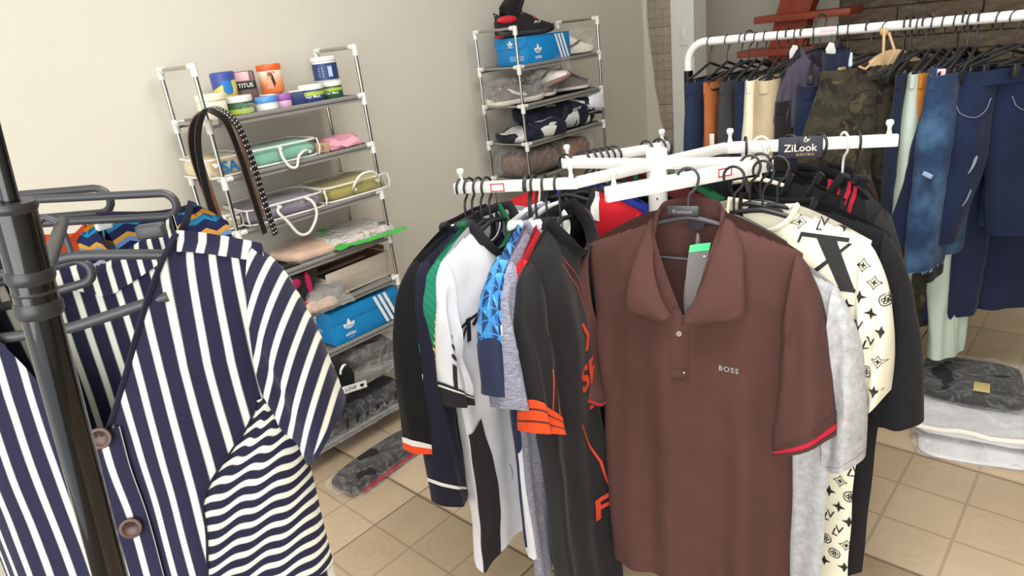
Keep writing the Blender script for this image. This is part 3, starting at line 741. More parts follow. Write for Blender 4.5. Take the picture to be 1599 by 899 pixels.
M['multi_print'] = fabric('ethnic_stripe_print', None, multi)

# ---------------------------------------------------------------- the brown polo
def hang_pos(i, f): q = along(i, f); return (q.x, q.y, ZR - .0855)
def seam(name, pts, r, mat, parent): g = G(); g.tube(pts, r, 6); return g.obj(name, mat, parent)

polo = Shirt('polo_shirt', 'brown polo shirt with red-tipped sleeves at the front of the white rack', 'shirt', 'brown_pique', (1.345, .735, 1.118), (-75, -9, 0),
             nt=70, ns=84, sh=.245, slope=.085, n=.082, fd=.235, vq=1.25, bd=-.0, ny=.055, arm=.20, W=.232, Wh=.215, L=.935, T=.055, Th=.075, fa=.010, nf=2.6, seed=4, sway=.045, hem=lambda u: .012 - .02 * u - .022 * abs(u) ** 2,
             slL=short_sl((.288, -.445), (.190, -.485), c=(.290, -.15), ci=(.225, -.40), th=.055, th0=.05, fa=.005, y=-.03), slR=short_sl((.335, -.470), (.205, -.545), c=(.305, -.13), ci=(.215, -.40), th=.058, th0=.05, fa=.008, y=-.02))
for sd in (-1, 1):
    polo.band(sd, .925, .945, 'brown_dark', 'cuff_edge', 1.02); polo.band(sd, .962, .982, 'red_tape', 'cuff_stripe', 1.03, 'red cuff stripe')
    polo.band(sd, .985, 1.0, 'brown_dark', 'cuff_edge', 1.025)
PR = polo.root
def spline(ctrl, n):
    out = []; c = [Vector(p) for p in ctrl]; m = len(c) - 1
    for i in range(n + 1):
        t = i / n * m; k_ = min(int(t), m - 1); f = t - k_
        p0, p1, p2, p3 = c[max(k_ - 1, 0)], c[k_], c[k_ + 1], c[min(k_ + 2, m)]
        out.append(.5 * ((2 * p1) + (p2 - p0) * f + (2 * p0 - 5 * p1 + 4 * p2 - p3) * f * f + (3 * p1 - p0 - 3 * p2 + p3) * f ** 3))
    return out
fold = [(0, .052, .022), (.040, .048, .020), (.066, .022, .008), (.070, -.02, -.045), (.062, -.066, -.11), (.040, -.088, -.175), (.012, -.094, -.226)]
outr = [(0, .082, -.045), (.060, .074, -.048), (.105, .036, -.046), (.124, -.022, -.066), (.136, -.076, -.125), (.140, -.100, -.208), (.080, -.105, -.226), (.030, -.104, -.240)]
base_ = [(0, .052, -.035), (.050, .046, -.035), (.078, .02, -.03), (.080, -.02, -.06), (.070, -.055, -.12), (.045, -.072, -.19), (.010, -.08, -.235)]
for sd in (-1, 1):
    fx = lambda q, s_=1.0: [(sd * p[0] * (s_ if p[1] < 0 else 1.0), p[1], p[2]) for p in q]
    F_, O_, B_ = spline(fx(fold), 30), spline(fx(outr, .80 if sd < 0 else 1.0), 30), spline(fx(base_), 30)
    P = []
    for a, o, b in zip(F_, O_, B_):
        row = [b, b.lerp(a, .5) + Vector((0, 0, .004)), a + Vector((0, 0, -.001)), a + Vector((sd * .004, -.002, .004))]
        for t in (.2, .4, .6, .8, 1.0): row.append(a.lerp(o, t) + Vector((sd * .006, -.010, .004)) * math.sin(math.pi * min(t, .95)))
        row.append(a.lerp(o, .97) + Vector((0, .004, 0)))
        P.append(row)
    G().grid(P).obj('collar', 'brown_pique', PR, 60)
    seam('collar_seam', [p + Vector((0, -.0005, .0)) for p in [a.lerp(o, .96) + Vector((sd * .001, -.003, .001)) for a, o in zip(F_, O_)]], .0009, 'brown_dark', PR)
ps = polo.front(.003)
for x0, nm in ((-.022, 'placket'),):
    g = G(); P = []
    for j in range(13):
        z = -.212 - j * .0135; P.append([ps(-.020 + .042 * i / 5, z) + Vector((0, -.003 if 0 < i < 5 else .002, 0)) for i in range(6)])
    g.grid(P).obj('placket', 'brown_pique', PR, 70)
for q in ([(-.02, z) for z in (-.365, -.347)], ): pass
for z in (-.352, -.374): seam('placket_stitch', [ps(-.02 + .042 * i / 8, z) + Vector((0, -.003, 0)) for i in range(9)], .0009, 'brown_dark', PR)
def button(pr, p, r, mat, face=(0, -1, 0), holes=4):
    g = G(); g.lathe([(0, 0), (r, 0), (r * 1.02, .0012), (r * .95, .0024), (r * .72, .0026), (r * .66, .0018), (0, .0018)], seg=20)
    o = g.obj('button', mat, pr); o.location = p; o.rotation_euler = Vector(face).to_track_quat('Z', 'Y').to_euler()
    for kx in range(holes):
        a = math.pi / 4 + kx * math.pi / 2; h = G(); h.lathe([(0, .0019), (r * .13, .0019), (r * .13, .0022), (0, .0022)], (r * .32 * math.cos(a), r * .32 * math.sin(a), 0), 8); h.obj('button_hole', 'ink', o)
    return o
M['horn'] = plain('horn_button', (150, 128, 122), .3, 0, .2); M['wood_button'] = plain('wood_button', (62, 32, 20), .35, 0, .3)
button(PR, ps(.0, -.272) + Vector((0, -.004, 0)), .0065, 'horn', (0.05, -1, .1)); G().box(ps(.006, -.248) + Vector((0, -.004, 0)), (.004, .002, .011), Matrix.Rotation(.3, 3, 'Y'), .0008).obj('buttonhole', 'brown_dark', PR); G().box(ps(.012, -.362) + Vector((0, -.004, 0)), (.004, .002, .003), None, .0008).obj('thread_end', 'white_rib', PR)
decal('lettering', text2d('BOSS', .0165, .012, 0, 1.22), lambda a, b: polo.front(.0016)(.112 + a, -.343 + b - a * .06), 'grey_print', PR, .01)
g = G(); P = [[(.012 + .046 * i / 4 - .006 * math.sin(j / 8 * 3) , -.030 - .022 * j / 8 + .004 * math.sin(i * .9 + j * .3), -.072 - .135 * j / 8 + .002 * i) for i in range(5)] for j in range(9)]
g.grid(P); g.grid([[(x, y + .0012, z) for x, y, z in r][::-1] for r in P]); M['tag_grey'] = plain('grey_tag_card', (98, 94, 94), .55, 0, .06); o = g.obj('price_tag', 'tag_grey', PR); o['label'] = 'grey card tag with a green top edge'
M['tag_green'] = plain('green_tag', (62, 190, 122), .5)
g = G(); g.grid([[Vector(p) + Vector((0, -.0008, 0)) for p in P[0]], [Vector(p) + Vector((0, -.0008, 0)) for p in P[1]]]); g.obj('tag_strip', 'tag_green', o)
G().lathe([(0, 0), (.0022, 0), (.0022, .001), (0, .001)], (0, 0, 0), 10).obj('tag_eyelet', 'white_plastic', o, loc=(.046, -.0385, -.094)).rotation_euler = (1.57, 0, 0)
g = G(); g.tube([(.046, -.037, -.093), (.045, -.02, -.07), (.04, .03, -.035)], .0006, 6); g.obj('tag_string', 'ink', o)
g = G(); g.grid([[(-.006 + .036 * i / 5, .043 - .02 * j / 4, -.012 - .028 * j / 4 - .006 * math.sin(i / 5 * 3.1)) for i in range(6)] for j in range(5)]); g.obj('neck_label', 'charcoal_cloth', PR)
hp = hanger('charcoal_plastic', 'dark grey hanger with a wide centre plate inside the brown polo', Vector((1.345, .735, 1.1165)), (-75, 0, 0), None, .205, .07)
g = G(); g.box((-.012, -.004, .004), (.074, .008, .024), None, .004); pl_ = g.obj('centre_plate', 'charcoal_plastic', hp); decal('lettering', text2d('Premium', .0125, .0), plane_surf((-.012, -.0085, .003), (1, 0, 0), (0, 0, 1)), 'grey_print', pl_)

# ---------------------------------------------------------------- right hand side of the white rack
gt = Shirt('t_shirt', 'grey melange t-shirt hanging just behind the brown polo', 'shirt', 'grey_melange', (1.405, .655, 1.046), (-88, -6, 0), sh=.235, slope=.085, L=.93, W=.245, Wh=.24, sway=.02, seed=8, fa=.009, nf=3.1, T=.028, Th=.03,
           slL=short_sl((.30, -.44), (.20, -.48), th=.03), slR=short_sl((.318, -.462), (.235, -.515), c=(.305, -.14), ci=(.225, -.40), th=.045, fa=.009)); gt.rib('grey_melange')
hang(gt, 'black_plastic', 'black hanger holding the grey melange t-shirt', .064, .115); gt.band(1, .965, .972, 'grey_print', 'cuff_stitch', 1.01)

lv = Shirt('t_shirt', 'cream t-shirt with black monogram print behind the grey tee', 'shirt', 'cream_cotton', (1.472, .617, 1.116), (-90, -3, 0), sh=.235, slope=.062, L=.95, W=.245, Wh=.245, sway=.012, seed=12, fa=.007, nf=2.4, T=.03, Th=.03, n=.08, fd=.06,
           slL=short_sl((.29, -.42), (.2, -.46), th=.03), slR=short_sl((.298, -.40), (.232, -.49), c=(.306, -.13), ci=(.235, -.42), th=.046, fa=.012)); lv.rib('cream_cotton', .009)
hang(lv, 'black_plastic', 'black hanger holding the cream monogram t-shirt')
def petal(n=4, r=.014, w=.006, rot=0.0):
    return join2d(*[move2d(poly2d([(0, 0), (w * .55, r * .42), (0, r), (-w * .55, r * .42)]), 0, 0, rot + kx * 2 * math.pi / n) for kx in range(n)])
def star4(r, q=.32): return poly2d([((r if kx % 2 == 0 else r * q) * math.cos(kx * math.pi / 4 + math.pi / 2), (r if kx % 2 == 0 else r * q) * math.sin(kx * math.pi / 4 + math.pi / 2)) for kx in range(8)])
def frame_star(r):
    o = [((r if kx % 2 == 0 else r * .52) * math.cos(kx * math.pi / 4 + math.pi / 2), (r if kx % 2 == 0 else r * .52) * math.sin(kx * math.pi / 4 + math.pi / 2)) for kx in range(8)]
    i = [(x * .82, y * .82) for x, y in o]; return o + i, [(kx, (kx + 1) % 8, 8 + (kx + 1) % 8, 8 + kx) for kx in range(8)]
motifs = [lambda: join2d(frame_star(.0165), star4(.009, .3)), lambda: star4(.0155, .36), lambda: join2d(ring2d(0, 0, .012, .0142), *[ring2d(.0052 * math.cos(a), .0052 * math.sin(a), .0022, .0042, 10) for a in (0, 1.57, 3.14, 4.71)]),
          lambda: join2d(move2d(text2d('L', .030, .004, .22), -.005, -.005), move2d(text2d('V', .030, .004), .005, .004)), lambda: star4(.0155, .36)]
def scatter(name, parent, surf, x0, x1, z0, z1, seed, dx=.046, dz=.034, sc=1.0, ax=1.0, skip=None):
    sh = []; r = 0; z = z0
    while z > z1:
        x = x0 + (dx / 2 if r % 2 else 0); c = 0
        while x < x1:
            if not (skip and skip(x, z)):
                m_ = motifs[(r * 2 + c * 3 + seed) % 5](); sh.append(([(x + sc * a / ax, z + sc * b) for a, b in m_[0]], m_[1]))
            x += dx; c += 1
        z -= dz; r += 1
    o = decal(name, join2d(*sh), surf, 'ink', parent, .02); o['kind'] = 'stuff'; return o
big = join2d(rect2d(-.075, .052, .052, .064), poly2d([(-.075, .064), (-.066, .064), (-.074, .034), (-.08, .034)]), poly2d([(-.035, .060), (.018, .060), (.088, -.075), (.050, -.075)]), poly2d([(.052, .05), (.062, .05), (-.042, -.075), (-.060, -.075)]), rect2d(-.075, -.083, -.035, -.073), rect2d(.02, -.083, .09, -.073))
decal('monogram', move2d(big, .150, -.108, -.05, .78), lv.front(.002), 'ink', lv.root, .02)
scatter('monogram_print', lv.root, lv.front(.002), -.05, .255, -.035, -.90, 1, skip=lambda x, z: (.08 < x < .235 and -.19 < z < -.04) or (abs(x) < .07 and z > -.08))
# the print on the sleeve lies in (across, along) of the sleeve tube
lf = lv.sleeve_flat(1, .0025); scatter('monogram_print', lv.root, lf, .205, .345, -.075, -.47, 3, .050, .034, .95, 1.0, lambda x, z: not lf.inside(x, z))

bt = Shirt('t_shirt', 'plain black t-shirt hanging behind the cream monogram t-shirt', 'shirt', 'black_cotton', (1.513, .600, 1.118), (-88, -2, 0), sh=.24, slope=.06, L=.96, W=.255, Wh=.25, seed=15, fa=.007, T=.025, Th=.028,
           slL=short_sl((.30, -.45), (.2, -.5), th=.03), slR=short_sl((.342, -.485), (.235, -.52), c=(.312, -.13), ci=(.24, -.42), th=.04)); bt.rib('black_cotton')
hang(bt, 'black_plastic', 'black hanger holding the plain black t-shirt')
for nm, f, yw, sd_, lab, L in (('a', .40, -100, 21, 'black shirt with a red double shoulder stripe on the front of the right rail', .86), ('b', .58, -122, 22, 'black shirt with a red double shoulder stripe under the white hanger', .84)):
    q = hang_pos(3, f)
    b = Shirt('sport_shirt', lab, 'shirt', 'black_cotton', q, (yw, 0, 0), sh=.235, slope=.07, L=L, W=.25, Wh=.25, seed=sd_, fa=.007, T=.03, Th=.035, slL=short_sl((.31, -.40), (.22, -.45), th=.03), slR=short_sl((.315, -.40), (.22, -.45), c=(.305, -.13), th=.04)); b.rib('black_cotton', .013)
    for sx in (-1, 1):
        for u in (.112, .132):
            for fr_ in (True, False):
                g = G(); sf = b.front(.0022, fr_); P = [[sf(sx * (u + w_), -.0 - .26 * j / 20 - b.slope * max(0, (u - b.n) / (b.sh - b.n)) ** 1.25) for w_ in (-.006, 0, .006)] for j in range(21)]
                g.grid(P).obj('red_stripe', 'red_tape', b.root)
    hang(b, 'black_plastic', 'black hanger inside the ' + lab[:60].replace('black shirt with a red double', 'red-striped black shirt, its'))
g = G(); g.tube([(0, 0, 0), (.02, 0, -.03), (.05, .0, -.07)], .01, 8)

# ---------------------------------------------------------------- left hand side of the white rack
b1 = Shirt('long_sleeve_shirt', 'black long-sleeved top with white and orange cuff at the far left of the white rack', 'shirt', 'black_knit', hang_pos(0, .965), (10, 0, 0), sh=.225, slope=.045, L=.72, seed=31, T=.03, Th=.035, n=.085,
           slL=long_sl((.345, -.50), (.285, -.525), c=(.335, -.07), ci=(.26, -.38), th=.036, fa=.006), slR=long_sl((.33, -.6), (.25, -.62), th=.03))
b1.band(-1, .955, .975, 'white_rib', 'cuff_stripe', 1.03, 'white cuff stripe'); b1.band(-1, .975, 1.0, 'orange_band', 'cuff', 1.03, 'orange cuff'); b1.rib('black_knit')
decal('neck_tape', rect2d(-.05, -.045, .03, -.005), lambda a, b: b1.front(.002, False)(a, b - .03) + Vector((0, -.012, 0)), 'orange_cloth', b1.root)
hang(b1, 'black_plastic', 'black hanger at the left end of the front rail holding the black long-sleeved top')
b2 = Shirt('long_sleeve_shirt', 'navy long-sleeved top with white-tipped cuffs and collar', 'shirt', 'navy_knit', hang_pos(0, .90), (12, 0, 0), sh=.225, slope=.045, L=.70, seed=33, T=.03, Th=.035, n=.09, fd=.07,
           slL=long_sl((.325, -.665), (.228, -.712), c=(.325, -.07), ci=(.235, -.40), th=.045, fa=.006), slR=long_sl((.33, -.6), (.25, -.62), th=.03))
b2.band(-1, .935, .945, 'white_rib', 'cuff_stripe', 1.03, 'white cuff stripe'); b2.rib('white_rib', .004, 'collar_tip'); b2.rib('navy_knit', .010, lift=-.006)
hang(b2, 'black_plastic', 'black hanger holding the navy long-sleeved top')
b3 = Shirt('football_shirt', 'green football shirt with yellow sleeve lettering and white cuffs', 'shirt', 'green_jersey', hang_pos(0, .82), (13, 0, 0), sh=.22, slope=.045, L=.60, seed=35, T=.03, Th=.035, sway=.03,
           slL=short_sl((.318, -.345), (.240, -.36), c=(.300, -.09), ci=(.235, -.29), th=.022, th0=.02, y=.022), slR=short_sl((.3, -.33), (.22, -.36), th=.03))
b3.band(-1, .90, 1.0, 'white_rib', 'cuff', 1.08, 'loose white cuff'); b3.rib('green_cloth', .012)
ss = b3.sleeve_surf(-1, -1, .003); decal('lettering', strokes(.15, .014, 9, 4, .5), lambda a, b: ss(.45 + b / .05, .21 - a), 'yellow_print', b3.root, .012)
ss3 = b3.sleeve_surf(-1, -1, .003); decal('crest', ell2d(0, 0, .010, .014), lambda a, b: ss3(.1 + a / .05, .13 - b), 'yellow_print', b3.root, .012)
hang(b3, 'black_plastic', 'black hanger holding the green football shirt')
b4 = Shirt('football_shirt', 'white sports shirt with black collar and black winged chest mark', 'shirt', 'white_cotton', hang_pos(0, .745), (11, 0, 0), sh=.225, slope=.05, L=.93, seed=37, T=.04, Th=.055, n=.092, fd=.10, bd=.01, W=.25, Wh=.26, fa=.012, nf=2.2, hem=lambda u: .01 - .06 * abs(u) ** 2 - .05 * u,
           slL=short_sl((.300, -.385), (.212, -.425), c=(.290, -.10), ci=(.225, -.34), th=.042, fa=.008), slR=short_sl((.3, -.36), (.2, -.4), th=.03))
b4.rib('charcoal_cloth', .017, flat=.35); b4.band(-1, .89, 1.0, 'charcoal_cloth', 'cuff', 1.06, 'dark ribbed cuff'); b4.band(-1, .905, .915, 'white_rib', 'cuff_stripe', 1.08)
b4.panel(-1.0, -.62, .50, 1.0, 'charcoal_cloth', 'side_panel', True, .004, shape=lambda t: (-1.0, -.80 + .10 * math.sin((t - .5) * 5.5)))['label'] = 'black side panel'
wing = join2d(poly2d([(-.055, .018), (.05, .032), (.045, .022), (-.05, .008)]), poly2d([(-.01, .03), (.012, .03), (-.004, -.045), (-.022, -.045)]), poly2d([(-.022, .008), (-.008, .008), (-.04, -.03), (-.048, -.022)]), poly2d([(.01, .004), (.05, .03), (.055, .02), (.02, -.005)]))
decal('chest_mark', move2d(wing, -.188, -.225, .05, .78), b4.front(.003), 'ink', b4.root, .012)
s4_ = b4.sleeve_surf(-1, -1, .003)
for z in (.20, .222, .244): decal('sleeve_dot', ell2d(0, 0, .006, .006, 10), lambda a, b, z=z: s4_(.62 + a / .05, z + b), 'ink', b4.root)
decal('sleeve_line', rect2d(-.004, 0, .004, .12), lambda a, b: s4_(.62 + a / .05, .26 + b), 'ink', b4.root)
cv = [(-.02 + .006 * math.cos(a) * 2, .03 * math.sin(a)) for a in [x * .2 - 1.2 for x in range(12)]]
decal('hem_mark', (cv + [(x + .003, y) for x, y in cv], [(i, i + 1, 13 + i, 12 + i) for i in range(11)]), lambda a, b: b4.front(.002)(-.095 + a, -.70 + b), 'grey_print', b4.root)
decal('neck_label', ell2d(0, 0, .018, .016), lambda a, b: b4.front(-.004, False)(a - .0, -.045 + b) + Vector((0, -.004, 0)), 'cream_plastic', b4.root)
hang(b4, 'black_plastic', 'black hanger holding the white sports shirt')
b5 = Shirt('football_shirt', 'blue triangle-print football shirt with white collar and navy lower sleeve', 'shirt', 'navy_sport', hang_pos(0, .40), (22, 0, 0), sleeve_mat='blue_geo', sh=.222, slope=.035, L=.82, seed=41, T=.03, Th=.03, n=.085,
           slL=short_sl((.345, -.32), (.262, -.36), c=(.335, -.06), ci=(.25, -.29), th=.042, fa=.006), slR=short_sl((.3, -.33), (.2, -.4), th=.03))
b5.band(-1, .70, 1.0, 'navy_sport', 'lower_sleeve', 1.03, 'navy lower half of the sleeve'); b5.rib('white_rib', .011, flat=.3)
b5.panel(-1, -.3, .0, .35, 'blue_geo', 'shoulder_panel', True, .003)
s5_ = b5.sleeve_surf(-1, -1, .003); decal('sleeve_letters', text2d('Fio', .062, .022), lambda a, b: s5_(.05 + a / .05, .185 - b), 'white_print', b5.root, .012); decal('sleeve_badge', join2d(poly2d([(-.012, -.02), (.0, -.024), (.01, .014), (.0, .024)]), poly2d([(.0, .0), (.016, .012), (.012, .02), (-.004, .012)])), lambda a, b: s5_(-.2 + a / .05, .125 - b), 'white_print', b5.root, .012)
decal('collar_tab', rect2d(-.007, -.008, .007, .008), lambda a, b: b5.front(.012)(-.088 + a, -.012 + b), 'red_jersey', b5.root)
hang(b5, 'black_plastic', 'black hanger holding the blue triangle-print shirt')
b6 = Shirt('t_shirt', 'blue-grey melange t-shirt with long loose hem', 'shirt', 'blue_melange', hang_pos(0, .34), (22, 0, 0), sh=.222, slope=.05, L=.92, seed=43, T=.03, Th=.035, n=.085, sway=-.02,
           slL=short_sl((.345, -.35), (.21, -.43), c=(.32, -.09), ci=(.235, -.34), th=.05, fa=.010), slR=short_sl((.3, -.33), (.2, -.4), th=.03)); b6.rib('blue_melange'); hang(b6, 'black_plastic', 'black hanger holding the blue-grey melange t-shirt')
b6b = Shirt('t_shirt', 'white t-shirt with a blue side stripe peeking out below the melange t-shirt', 'shirt', 'white_cotton', hang_pos(0, .385), (20, 0, 0), sh=.21, slope=.05, L=.84, seed=44, T=.025, Th=.03, W=.235, Wh=.28, slL=short_sl((.30, -.37), (.22, -.40), th=.03), slR=short_sl((.28, -.3), (.2, -.34), th=.02)); b6b.rib('white_rib', .006)
b6b.panel(-.42, -.32, .35, 1.0, 'royal_blue', 'side_stripe', True, .003); hang(b6b, 'black_plastic', 'black hanger holding the white t-shirt with a blue side stripe')
b7 = Shirt('football_shirt', 'red shirt with white collar trim squeezed behind the black and orange jersey', 'shirt', 'red_jersey', hang_pos(0, .25), (23, 0, 0), sh=.222, slope=.045, L=.40, seed=45, T=.02, Th=.02, slL=short_sl((.255, -.2), (.225, -.26), c=(.25, -.1), th=.025), slR=short_sl((.3, -.3), (.2, -.35), th=.03)); b7.rib('white_rib', .012); hang(b7, 'black_plastic', 'black hanger holding the red shirt with white collar trim')
b8 = Shirt('football_shirt', 'black jersey with orange cuffs, streaks and block letters beside the brown polo', 'shirt', 'black_sport', hang_pos(0, .14), (18, -2, 0), sh=.23, slope=.05, L=.97, seed=47, T=.05, Th=.07, n=.088, fd=.10, W=.25, Wh=.27, fa=.013, nf=2.8, hem=lambda u: -.02 + .05 * math.sin(4 * u),
           slL=short_sl((.318, -.425), (.225, -.485), c=(.31, -.09), ci=(.235, -.36), th=.042, fa=.008), slR=short_sl((.3, -.38), (.2, -.43), c=(.31, -.1), th=.045)); b8.rib('black_cotton', .018, flat=.4)
b8.band(-1, .87, 1.0, 'orange_band', 'cuff', 1.05, 'orange cuff'); b8.band(-1, .905, .912, 'brown_dark', 'cuff_stitch', 1.07); b8.band(-1, .952, .959, 'brown_dark', 'cuff_stitch', 1.07)
f8 = b8.front(.002)
for x0, z0, x1, z1, w_ in ((-.12, -.09, -.07, -.24, .002), (-.10, -.08, -.055, -.22, .0014), (-.155, -.50, -.095, -.78, .004), (-.05, -.10, -.035, -.19, .0012)):
    decal('orange_streak', poly2d([(x0, z0), (x0 + w_, z0), ((x0 + x1) / 2 + w_ * 1.5 + .012, (z0 + z1) / 2), (x1 + w_ * .5, z1), (x1, z1), ((x0 + x1) / 2 + .012, (z0 + z1) / 2)]), f8, 'orange_print', b8.root, .02)
s8_ = b8.sleeve_surf(-1, -1, .002)
for a0 in (-.1, .12): decal('sleeve_streak', rect2d(-.0012, 0, .0012, .11), lambda a, b, a0=a0: s8_(a0 + a / .05, .235 + b), 'orange_print', b8.root)
for x, z, s_, tx in ((-.105, -.385, .085, 'SE'), (-.09, -.455, .06, 'SE'), (-.055, -.765, .088, 'FOX')): decal('lettering', text2d(tx, s_, .03), lambda a, b, x=x, z=z: f8(x + a, z + b + a * .2), 'orange_print', b8.root, .02)
decal('chest_mark', join2d(poly2d([(-.014, -.035), (.0, -.035), (.016, .0), (.004, .0)]), poly2d([(-.008, .035), (.006, .035), (.016, .0), (.004, .0)])), lambda a, b: f8(-.10 + a, -.285 + b), 'orange_print', b8.root)
hang(b8, 'black_plastic', 'black hanger holding the black and orange jersey')

# rear rail and right rail
def quick(name, lab, mat, i, f, yaw, seed, rib=None, L=.78, sh=.225, kind='t_shirt', **k):
    q = Shirt(kind, lab, 'shirt', mat, hang_pos(i, f), (yaw, 0, 0), sh=sh, slope=.05, L=L, seed=seed, T=.022, Th=.025, nt=26, ns=36, slL=short_sl((.30, -.30), (.215, -.36), th=.028, m=14), slR=short_sl((.30, -.30), (.215, -.36), th=.028, m=14), **k)
    if rib: q.rib(rib, .011)
    return q
rj = quick('', 'red and black football shirt with white collar stripes on the rear rail', 'black_cotton', 1, .01, -86, 61, 'charcoal_cloth', kind='football_shirt', sleeve_mat='red_jersey'); rj.panel(.42, 1, 0, .22, 'red_jersey', 'shoulder_panel', True, .002, shape=lambda t: (.40 + t * .0, 1.0)); rj.panel(-1, -.42, 0, .22, 'red_jersey', 'shoulder_panel', True, .002)
for sx in (-1, 1): rj.panel(sx * .36, sx * .45, 0, .10, 'white_rib', 'collar_stripe', True, .004)
hang(rj, 'black_plastic', 'black hanger holding the red and black football shirt')
for lab, mat, f, seed, yw in (('royal blue football shirt behind the red and black one', 'royal_blue', .17, 62, -88), ('slate blue t-shirt third on the rear rail', 'slate_cloth', .24, 63, -90), ('black t-shirt between slate blue shirts on the rear rail', 'black_cotton', .30, 64, -92), ('grey-blue melange shirt deep on the rear rail', 'blue_melange', .36, 65, -92), ('charcoal t-shirt deep on the rear rail', 'charcoal_cloth', .42, 66, -94), ('navy t-shirt deep on the rear rail', 'navy_knit', .48, 67, -94), ('burgundy t-shirt seen just right of the white pole', 'burgundy', .80, 68, -100), ('green t-shirt seen right of the white pole', 'green_cloth', .93, 69, -100)):
    q = quick('', lab, mat, 1, f, yw, seed, mat); hang(q, 'black_plastic', 'black hanger holding the ' + lab.replace(' behind the red and black one', '').replace(' third on the rear rail', '').replace(' between slate blue shirts on the rear rail', ' of the rear rail'))
for lab, mat, f, seed, yw in (('plain black shirt with a small yellow trim on the right rail', 'black_cotton', .22, 71, -95), ('black t-shirt at the outer part of the right rail', 'charcoal_cloth', .72, 72, -138)):
    q = quick('', lab, mat, 3, f, yw, seed, 'black_cotton', L=.7); hang(q, 'white_plastic' if seed == 72 else 'cream_plastic', ('white hanger holding the ' if seed == 72 else 'cream hanger holding the ') + lab)
    if seed == 71: decal('yellow_trim', rect2d(-.05, -.06, .03, -.03), q.front(.004), 'yellow_print', q.root)
for i, f, lab, mat in ((3, .12, 'empty black hanger near the knob of the right rail', 'black_plastic'), (3, .80, 'empty black hanger outermost on the right rail', 'black_plastic'), (1, .985, 'empty black hanger at the far knob of the rear rail', 'black_plastic'),
                       (2, .12, 'empty black hanger at the worn end of the front right rail', 'black_plastic'), (2, .05, 'empty black hanger at the corner of the front right rail', 'black_plastic')):
    p = along(i, f); hanger(mat, lab, (p.x, p.y, ZR - .091), ({1: -95, 2: -85, 3: -150}[i], 0, 0))
# dark brand card on the right rail
o, ax, ay = rail_face(3, .46); card = thing('brand_card', 'dark card with the words ZiLook in pale letters clipped on the right rail', 'sign', C0 + o)
n_ = ax.cross(ay); n_ = n_ if n_.dot(Vector((-1, -1, 0))) > 0 else -n_; rx = Vector((n_.y * -1, n_.x, 0)); rx = rx if rx.dot(Vector((.67, -.74, 0))) > 0 else -rx
M['card_navy'] = plain('dark_card', (46, 44, 58), .6, 0, .05)
R = Matrix((rx, Vector((0, 0, 1)).cross(rx), Vector((0, 0, 1)))).transposed()
g = G(); g.box(n_ * .002 + Vector((0, 0, -.006)), (.105, .002, .055), R, .0008); g.box(n_ * -.010 + Vector((0, 0, .0165)), (.105, .026, .0015), R, .0004); g.obj('card', 'card_navy', card)
cs = lambda dx, dz: (lambda a, b: n_ * .0036 + rx * (a + dx) + Vector((0, 0, b + dz - .006)))
decal('lettering', text2d('ZiLook', .0265, .008), cs(0, -.002), 'cream_plastic', card); decal('small_lettering', text2d('ELECTRIC', .008, .0, 0, 1.3), cs(.012, -.0185), 'gold_print', card)
decal('emblem', join2d(ring2d(0, 0, .0032, .0048, 12), poly2d([(-.004, .002), (0, .011), (.002, .003)]), poly2d([(.003, .0), (.011, .005), (.006, -.003)])), cs(.012, .018), 'cream_plastic', card)
# ---------------------------------------------------------------- trousers on the tubular rail
def build_clip_hanger():
    h = thing('clip_hanger', 'hanger', 'hanger'); g = G()
    hk = [(0, 0, -.004), (0, 0, .03), (.004, 0, .044), (.018, 0, .058)]
    for i in range(11): a = -.35 + (math.pi + .75) * i / 10; hk.append((.024 * math.cos(a), 0, .080 + .024 * math.sin(a)))
    g.tube(hk, .0024, 8); g.obj('hook', 'black_plastic', h)
    g = G(); g.tube([(-.19, 0, -.046), (-.12, 0, -.03), (-.03, 0, -.006), (0, 0, .002), (.03, 0, -.006), (.12, 0, -.03), (.19, 0, -.046)], .0055, 8); g.tube([(-.19, 0, -.046), (.19, 0, -.052)], .004, 8); g.obj('hanger_bar', 'black_plastic', h)
    for sx in (-1, 1): G().box((sx * .13, 0, -.066), (.022, .020, .04), None, .003).obj('clip', 'black_plastic', h)
    return h
_ch = []
ZT = 1.4265
def clip_hanger(label, x, y, yaw, dz=0.0):
    pos = (x, y, ZT - .1016 + dz)
    if not _ch:
        h = build_clip_hanger(); h.location = pos; h.rotation_euler = (0, 0, math.radians(yaw)); h['label'] = label; _ch.append(h); return h
    return copy_thing(_ch[0], pos, (0, 0, math.radians(yaw)), label)
def trousers(label, mat, y, yaw=0.0, x=2.7, kind='trousers', hx=None, z=1.268, **k):
    k.setdefault('seed', int(abs(y) * 97) + 3); k.setdefault('T', .03)
    p = Pants(kind, label, 'shorts' if kind == 'denim_shorts' else 'trousers', mat, (x, y, z), (yaw, k.pop('tilt', 0), k.pop('roll', 0)), **k)
    clip_hanger('black clip hanger of the ' + label, 2.7, y, yaw)
    return p
def pocket(p, sd, x, z, w_, h, mat='denim_line', name='pocket_seam'):
    f = p.front(sd, .003); g = G(); pts = [f(x + w_ * t, z - h * (1 - (2 * t - 1) ** 2) ** .5 * .5) for t in [i / 10 for i in range(11)]]
    g.tube(pts, .0014, 5); return g.obj(name, mat, p.root)
M['denim_line'] = plain('pale_stitching', (120, 128, 150), .8); M['denim_fade'] = plain('bare_threads', (150, 170, 196), .9)
P1 = trousers('navy trousers at the rounded end of the white rail', 'navy_twill', 1.365, 0, L=.98)
P2 = trousers('rust-brown corduroy trousers next to the navy ones', 'rust_cloth', 1.290, 0, L=.95, T=.024)
G().box((-.192, -.028, -.22), (.004, .02, .05), None, .001).obj('size_label', 'white_plastic', P2.root)
